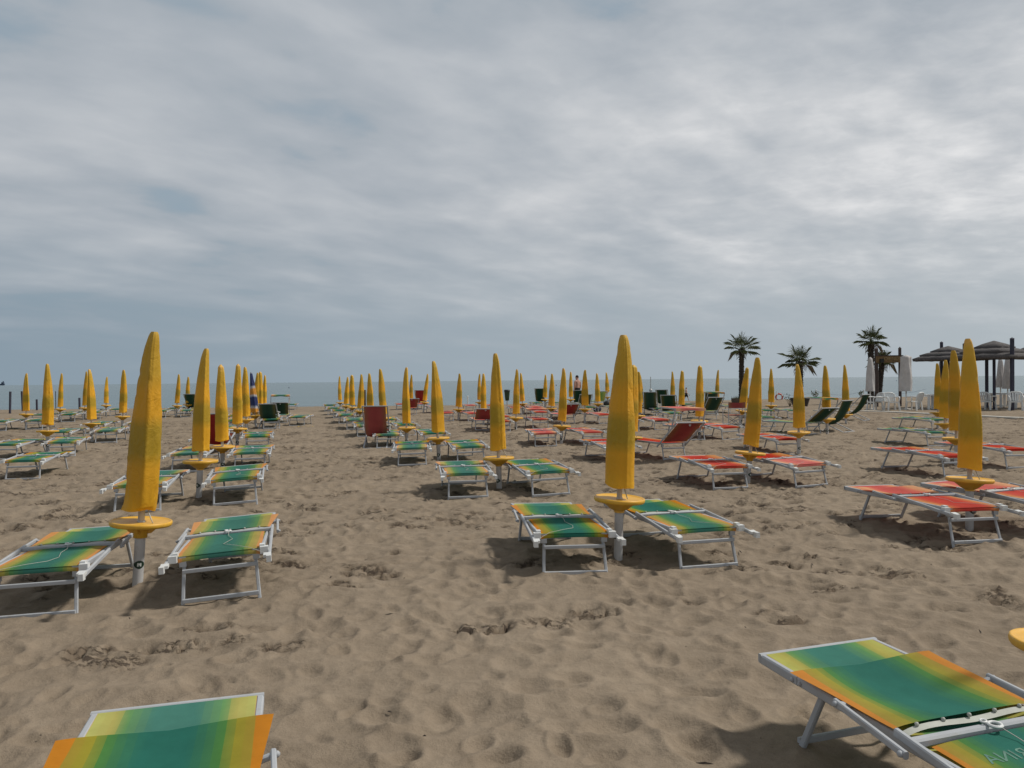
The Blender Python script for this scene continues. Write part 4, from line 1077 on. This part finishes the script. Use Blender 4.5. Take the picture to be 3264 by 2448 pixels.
p = g0(2074,60); mb = MB(); t = at(2074,1201,60); mb.tube([(0,0,-.3),(0,0,t.z+.1)],.03,8); mb.ball((0,0,t.z-.95),.13,10,8)
o = mb.build('marker_pole', M['steel']); o.location = (p[0],60,-.1); tag(o,'thin grey marker pole with round float standing in the shallow water','pole')
# sagging boundary ropes by the water
def rope(a,b,sagm,label):
    a,b = Vector(a),Vector(b); pts = [a.lerp(b,i/16)+Vector((0,0,-sagm*4*(i/16)*(1-i/16))) for i in range(17)]
    mb = MB(); mb.tube([q-a for q in pts],.012,5); o = mb.build('rope', M['ropeB']); o.location = a; tag(o,label,'rope','sagging ropes along the waterline')
rope(at(2480,1252,55),at(2601,1246,57),.25,'sagging rope from the lifebuoy post to the next white stake')
rope(at(2601,1246,57),at(2753,1246,58),.3,'sagging rope between the two white stakes near the palms')
rope(at(2753,1246,58),at(2950,1240,59),.3,'sagging rope running behind the sign toward the terrace')
# lifebuoy on its stand
b = g0(2480,53.5); root = empty('lifebuoy_stand', b)
mb = MB(); mb.tube([(-.12,0,-.3),(-.12,0,.62)],.03,8); mb.build('stake', M['plastic'], root)
zc = at(2481,1266,53.5).z-b[2]; mt, nt2, bb = newmat('lifebuoy_ring'); tcn = N(nt2,'ShaderNodeTexCoord'); gr = N(nt2,'ShaderNodeTexGradient', gradient_type='RADIAL')
mpn = N(nt2,'ShaderNodeMapping'); mpn.inputs['Rotation'].default_value = (R(90),0,.4); nt2.links.new(tcn.outputs['Object'],mpn.inputs[0]); nt2.links.new(mpn.outputs[0],gr.inputs[0])
fr = math_(nt2,'FRACT',math_(nt2,'MULTIPLY',gr.outputs[0],4)); gt = math_(nt2,'GREATER_THAN',fr,.72)
nt2.links.new(mixc(nt2,(.45,.06,.035),(.6,.55,.5),gt),bb.inputs['Base Color'])
mb = MB(); mb.torus((0,0,0),.225,.055,28,10,'y'); lr = mb.build('lifebuoy', mt, root); lr.location = (.05,-.05,zc)
tag(root,'red and white lifebuoy hanging on a white stake by the water','lifebuoy')
# litter bin on a post
b = g0(1616,42); root = empty('litter_bin', b); t1 = at(1616,1246,42).z-b[2]; t0 = at(1616,1277,42).z-b[2]
mb = MB(); mb.tube([(0,.16,-.2),(0,.16,t1-.05)],.03,8); mb.build('post', M['steel'], root)
mb = MB(); mb.lathe([(0,t0),(.10,t0),(.125,t0+.2),(.155,t1),(.165,t1+.02),(.15,t1+.02),(.14,t1-.05)],20); mb.build('bucket', M['bin'], root)
mb = MB(); mb.lathe([(.15,t1-.05),(.162,t1-.02),(.158,t1+.05),(.10,t1+.07),(.0,t1+.04)],16); mb.build('bin_liner', M['black'], root)
tag(root,'green litter bin with black liner on a post right of centre parasols','litter bin')
# bags and wheels seen between the far beds
def bagobj(px,d,sz,mat,label):
    b = g0(px,d); root = empty('bag', b); mb = MB(); mb.ball((0,0,sz*.42),sz*.5,14,10,(1.1,.8,.9)); mb.build('bag_body', M[mat], root)
    mb = MB(); mb.torus((0,0,sz*.80),sz*.22,sz*.03,14,6,'y'); mb.build('handle', M['black'], root); tag(root,label,'bag')
bagobj(1903,36.5,.36,'bag','small navy bag lying on the sand beneath the far beds')
bagobj(1936,43.5,.42,'black','dark bag with pale top beside the distant green bed')
b = g0(2185,33.5); root = empty('beach_trolley', b)
for sx in (-.25,.25):
    mb = MB(); mb.torus((sx,0,.17),.14,.03,20,8,'y'); mb.build('wheel', M['tyre'], root)
mb = MB(); mb.bar((-.25,.0,.17),(.25,.0,.17),.02,.02); mb.bar((-.25,.02,.17),(-.45,.02,.55),.02,.02); mb.bar((.25,.02,.17),(-.45,.05,.5),.02,.02); mb.build('frame', M['alu'], root)
mb = MB(); mb.grid(lambda u,v: Vector((-.3+.5*u,-.12+.24*v,.30+.15*(1-u)+sag(u,v,.08))),8,6); mb.build('seat', M['black'], root)
tag(root,'black wheeled beach trolley behind the parasols right of centre','trolley')
# yellow rope on the sand
c0 = gnd(975,1363); mb = MB(); pts = [Vector((-.28+.06*i,.06*math.sin(i*1.3),.012)) for i in range(10)]; mb.tube(pts,.014,6); o = mb.build('rope', M['ropeY']); o.location = (c0.x,c0.y,gz(c0.x,c0.y)+.01)
tag(o,'short yellow rope lying on the sand under the lone green bed','rope')

# ------------------------------------------------------------------ terrace: plastic chairs, tables, white parasols, path
def pchair(loc, rz, label):
    root = empty('plastic_chair', loc, rz); W = M['plastic']
    mb = MB(); mb.grid(lambda u,v: Vector(((u-.5)*.44,-.22+.44*v,.42-.02*math.sin(math.pi*u)+.015*(v-.5))),8,6); mb.grid(lambda u,v: Vector(((u-.5)*.46,-.222,.425-.05*v)),6,1); mb.grid(lambda u,v: Vector(((u-.5)*.46,.225,.425-.05*v)),6,1); mb.build('seat', W, root)
    mb = MB()
    for i in range(5): mb.bar(((i-2)*.085,-.22,.44),((i-2)*.098,-.33,.78),.066,.016,(0,1,0))
    mb.tube([(-.24,-.22,.44),(-.25,-.31,.74),(-.16,-.345,.81),(0,-.35,.825),(.16,-.345,.81),(.25,-.31,.74),(.24,-.22,.44)],.032,8); mb.build('backrest', W, root)
    for sx in (-1,1):
        for sy in (-1,1):
            mb = MB(); mb.bar((sx*.255,sy*.25-(.0 if sy<0 else 0),-.03),(sx*.21,sy*.205,.42),.075,.05,(0,1,0)); mb.build('leg', W, root)
        mb = MB(); mb.tube([(sx*.25,-.28,.62),(sx*.265,-.05,.645),(sx*.265,.18,.64),(sx*.245,.24,.58),(sx*.225,.22,.42)],.028,8); mb.build('armrest', W, root)
    return tag(root, label, 'chair', 'white plastic chairs on the beach bar terrace')
def ptable(loc, rz, label):
    root = empty('plastic_table', loc, rz); W = M['plastic']
    mb = MB(); mb.box((0,0,.71),(.80,.80,.025)); mb.box((0,-.385,.685),(.80,.02,.05)); mb.box((0,.385,.685),(.80,.02,.05)); mb.box((-.385,0,.685),(.02,.75,.05)); mb.box((.385,0,.685),(.02,.75,.05)); mb.build('tabletop', W, root)
    for sx in (-1,1):
        for sy in (-1,1):
            mb = MB(); mb.bar((sx*.37,sy*.37,-.03),(sx*.34,sy*.34,.70),.11,.08,(0,1,0)); mb.build('leg', W, root)
    return tag(root, label, 'table', 'white plastic tables on the beach bar terrace')
pchair(g0(2788,35.5), R(100), 'white plastic armchair turned sideways, leftmost on the terrace')
pchair(g0(2842,35.0), R(176), 'white plastic armchair seen from the front below the wooden sign')
pchair(g0(2913,35.2), R(35), 'white plastic armchair right of the bare white parasol pole')
ptable(g0(2966,36.2), R(8), 'white plastic table left of the yellow parasols')
pchair(g0(3148,35.0), R(-60), 'white plastic armchair below the middle thatched shade')
ptable(g0(3196,37.5), R(4), 'white plastic table below the middle thatched shade')
pchair(g0(3238,33.4), R(150), 'white plastic armchair at the right edge turned toward the table')
ptable(g0(3280,35.8), R(10), 'white plastic table cut by the right edge')
def wparasol(px, top_py, bot_py, d, wid, label, seed, plastic=False):
    b = g0(px,d); zt = at(px,top_py,d).z-b[2]; zb = at(px,bot_py,d).z-b[2]
    root = empty('white_parasol', b); rg = random.Random(seed); ph = [rg.uniform(0,6) for _ in range(4)]
    mb = MB()
    def fn(u,v):
        t = 2*math.pi*u; r_ = wid*(1-.62*v**1.7) if not plastic else wid*(1-.18*v**2-(.5 if v>.97 else 0))
        if v > .97: r_ *= max(.15,1-(v-.97)/.03*.8)
        r_ *= 1+.10*math.sin(3*t+ph[0]+2*v)+.05*math.sin(7*t+ph[1])+.06*math.sin(2*t+ph[2]+8*v)
        return Vector((r_*math.cos(t), r_*math.sin(t), zb+(zt-zb)*v))
    mb.grid(fn, 28, 22); mb.build('cover', M['umbwhite'], root)
    mb = MB(); mb.tube([(0,0,-.05),(0,0,zt)],.03,10); mb.build('pole', M['plastic'], root)
    mb = MB(); mb.lathe([(.26,0),(.26,.06),(.05,.09),(.035,.3)],20); mb.build('base', M['concrete'], root)
    return tag(root,label,'parasol','closed white parasols on the beach bar terrace')
wparasol(2774,1138,1247,36.5,.21,'closed white parasol left of the sign post',1)
wparasol(2888,1132,1247,36,.27,'closed white parasol wrapped in plastic right of the sign',2,True)
wparasol(3189,1143,1235,39.5,.20,'closed white parasol, left of two under the middle thatch',3)
wparasol(3212,1140,1239,39,.24,'closed white parasol, right of two under the middle thatch',4)
wparasol(3000,1150,1245,40.5,.20,'closed white parasol behind the yellow ones under the left thatch',5)
# slab path along the terrace
pa, pb, pc = gnd(2600,1309), gnd(2820,1316), gnd(3264,1336); pe = pc+(pc-pb)*.6
mb = MB(); line = [pa,pb,pc,pe]
for a,b_ in zip(line,line[1:]):
    L = (b_-a).length; n = max(1,int(L/.55)); d_ = (b_-a)/n; s_ = Vector((-d_.y,d_.x,0)).normalized()*.25
    for i in range(n):
        q = a+d_*(i+.5); ang_ = math.atan2(d_.y,d_.x)+random.uniform(-.03,.03)
        mb.box((q.x,q.y,gz(q.x,q.y)+.035),(d_.length*.94,.50,.05),Matrix.Rotation(ang_,3,'Z'))
mb.build('slab_path', M['concrete'], kind='structure')

# small shrubs near the palm pot
def shrub(px,d,h,label,seed):
    b = g0(px,d); root = empty('shrub', b); rg = random.Random(seed); st, lf = MB(), MB()
    for q in range(9):
        az = rg.uniform(0,6.28); tp = Vector((math.cos(az)*h*.5*rg.random(), math.sin(az)*h*.3*rg.random(), h*rg.uniform(.6,1)))
        st.tube([Vector((0,0,0)),tp*.5+Vector((.02,0,.02)),tp],[.014,.010,.005],5)
        for w_ in range(7):
            c_ = tp*rg.uniform(.6,1)+Vector((rg.uniform(-.06,.06),rg.uniform(-.06,.06),rg.uniform(-.04,.06))); a = rg.uniform(0,6.28)
            lf.add([c_,c_+Vector((math.cos(a)*.07,.02,.05)),c_+Vector((math.cos(a+1)*.05,.02,.09))],[(0,1,2)])
    st.build('stem', M['dry'], root); lf.build('foliage', M['leaf'], root); tag(root,label,'shrub')
shrub(2517,42,.62,'small dry shrub left of the dark palm pot',1)
shrub(2598,56,.55,'low dark shrub beside a white stake at the waterline',2)
shrub(2744,57,.5,'low shrub at the waterline left of the tall palm by the sign',3)

# ------------------------------------------------------------------ sea: ship and buoys
def ship():
    root = empty('cargo_ship', at(-18,1223,7000)); root.location.z = -.1
    k = 7000/2465
    mb = MB(); L = 66*k; 
    sec = [(-L/2,6.5*k*.0),( -L/2,5.5*k),(L/2,5.5*k),(L/2-2*k,0)]
    mb.add([(-L/2+2*k,-8,0),(-L/2,-8,5*k),(L/2,-8,5*k),(L/2-3*k,-8,0),(-L/2+2*k,8,0),(-L/2,8,5*k),(L/2,8,5*k),(L/2-3*k,8,0)],[(0,3,2,1),(4,5,6,7),(1,2,6,5),(0,1,5,4),(3,7,6,2),(0,4,7,3)]); mb.build('hull', M['hull'], root)
    mb = MB(); mb.box((L/2-6*k,0,7.5*k),(7*k,14,5*k)); mb.box((L/2-4.5*k,0,11.5*k),(2.4*k,8,4*k)); mb.build('superstructure', M['hull'], root)
    mb = MB(); mb.bar((0,0,5*k),(0,0,8*k),2,2); mb.build('mast', M['hull'], root)
    tag(root,'dark cargo ship on the horizon at the left edge','ship')
ship()
def buoy(px,py,label):
    d = (CH+.08)*F/ (py-(1228-.0094*px)); b = at(px,py,d); root = empty('buoy', (b.x,d,-.08)); s = max(.35, d*2.6/F)
    mb = MB(); mb.ball((0,0,s*.25),s*.5,12,8); mb.build('float', M['hull'], root); mb = MB(); mb.tube([(0,0,s*.5),(0,0,s*1.1)],s*.08,6); mb.build('mast', M['hull'], root)
    tag(root,label,'buoy','dark buoys floating far out')
buoy(921,1237,'small dark buoy floating beyond the sand lane')
buoy(1773,1229,'small dark buoy floating left of the standing man')
buoy(2858,1214.5,'small dark buoy floating behind the wooden sign')

# scattered twigs, shells and crumbs on the sand (uncountable litter)
mb = MB()
for q in range(520):
    a = random.uniform(R(-46),R(46)); rd = math.sqrt(random.uniform(2.6**2,22**2)); x, y = rd*math.sin(a), rd*math.cos(a)
    s = random.uniform(.003,.008)*(1+rd*.03); t = random.uniform(0,6.28); L = s*random.choice((1.2,1.5,2.5,6))
    d = Vector((math.cos(t),math.sin(t),0)); n = Vector((-d.y,d.x,0)); c = Vector((x,y,gz(x,y)+.024))
    mb.add([c-d*L-n*s*.5, c+d*L-n*s*.3, c+d*L*.8+n*s*.5, c-d*L*.8+n*s*.6, c+Vector((0,0,s*.9))+d*L*.2], [(0,1,4),(1,2,4),(2,3,4),(3,0,4)])
mb.build('beach_litter', M['debris'], kind='stuff')
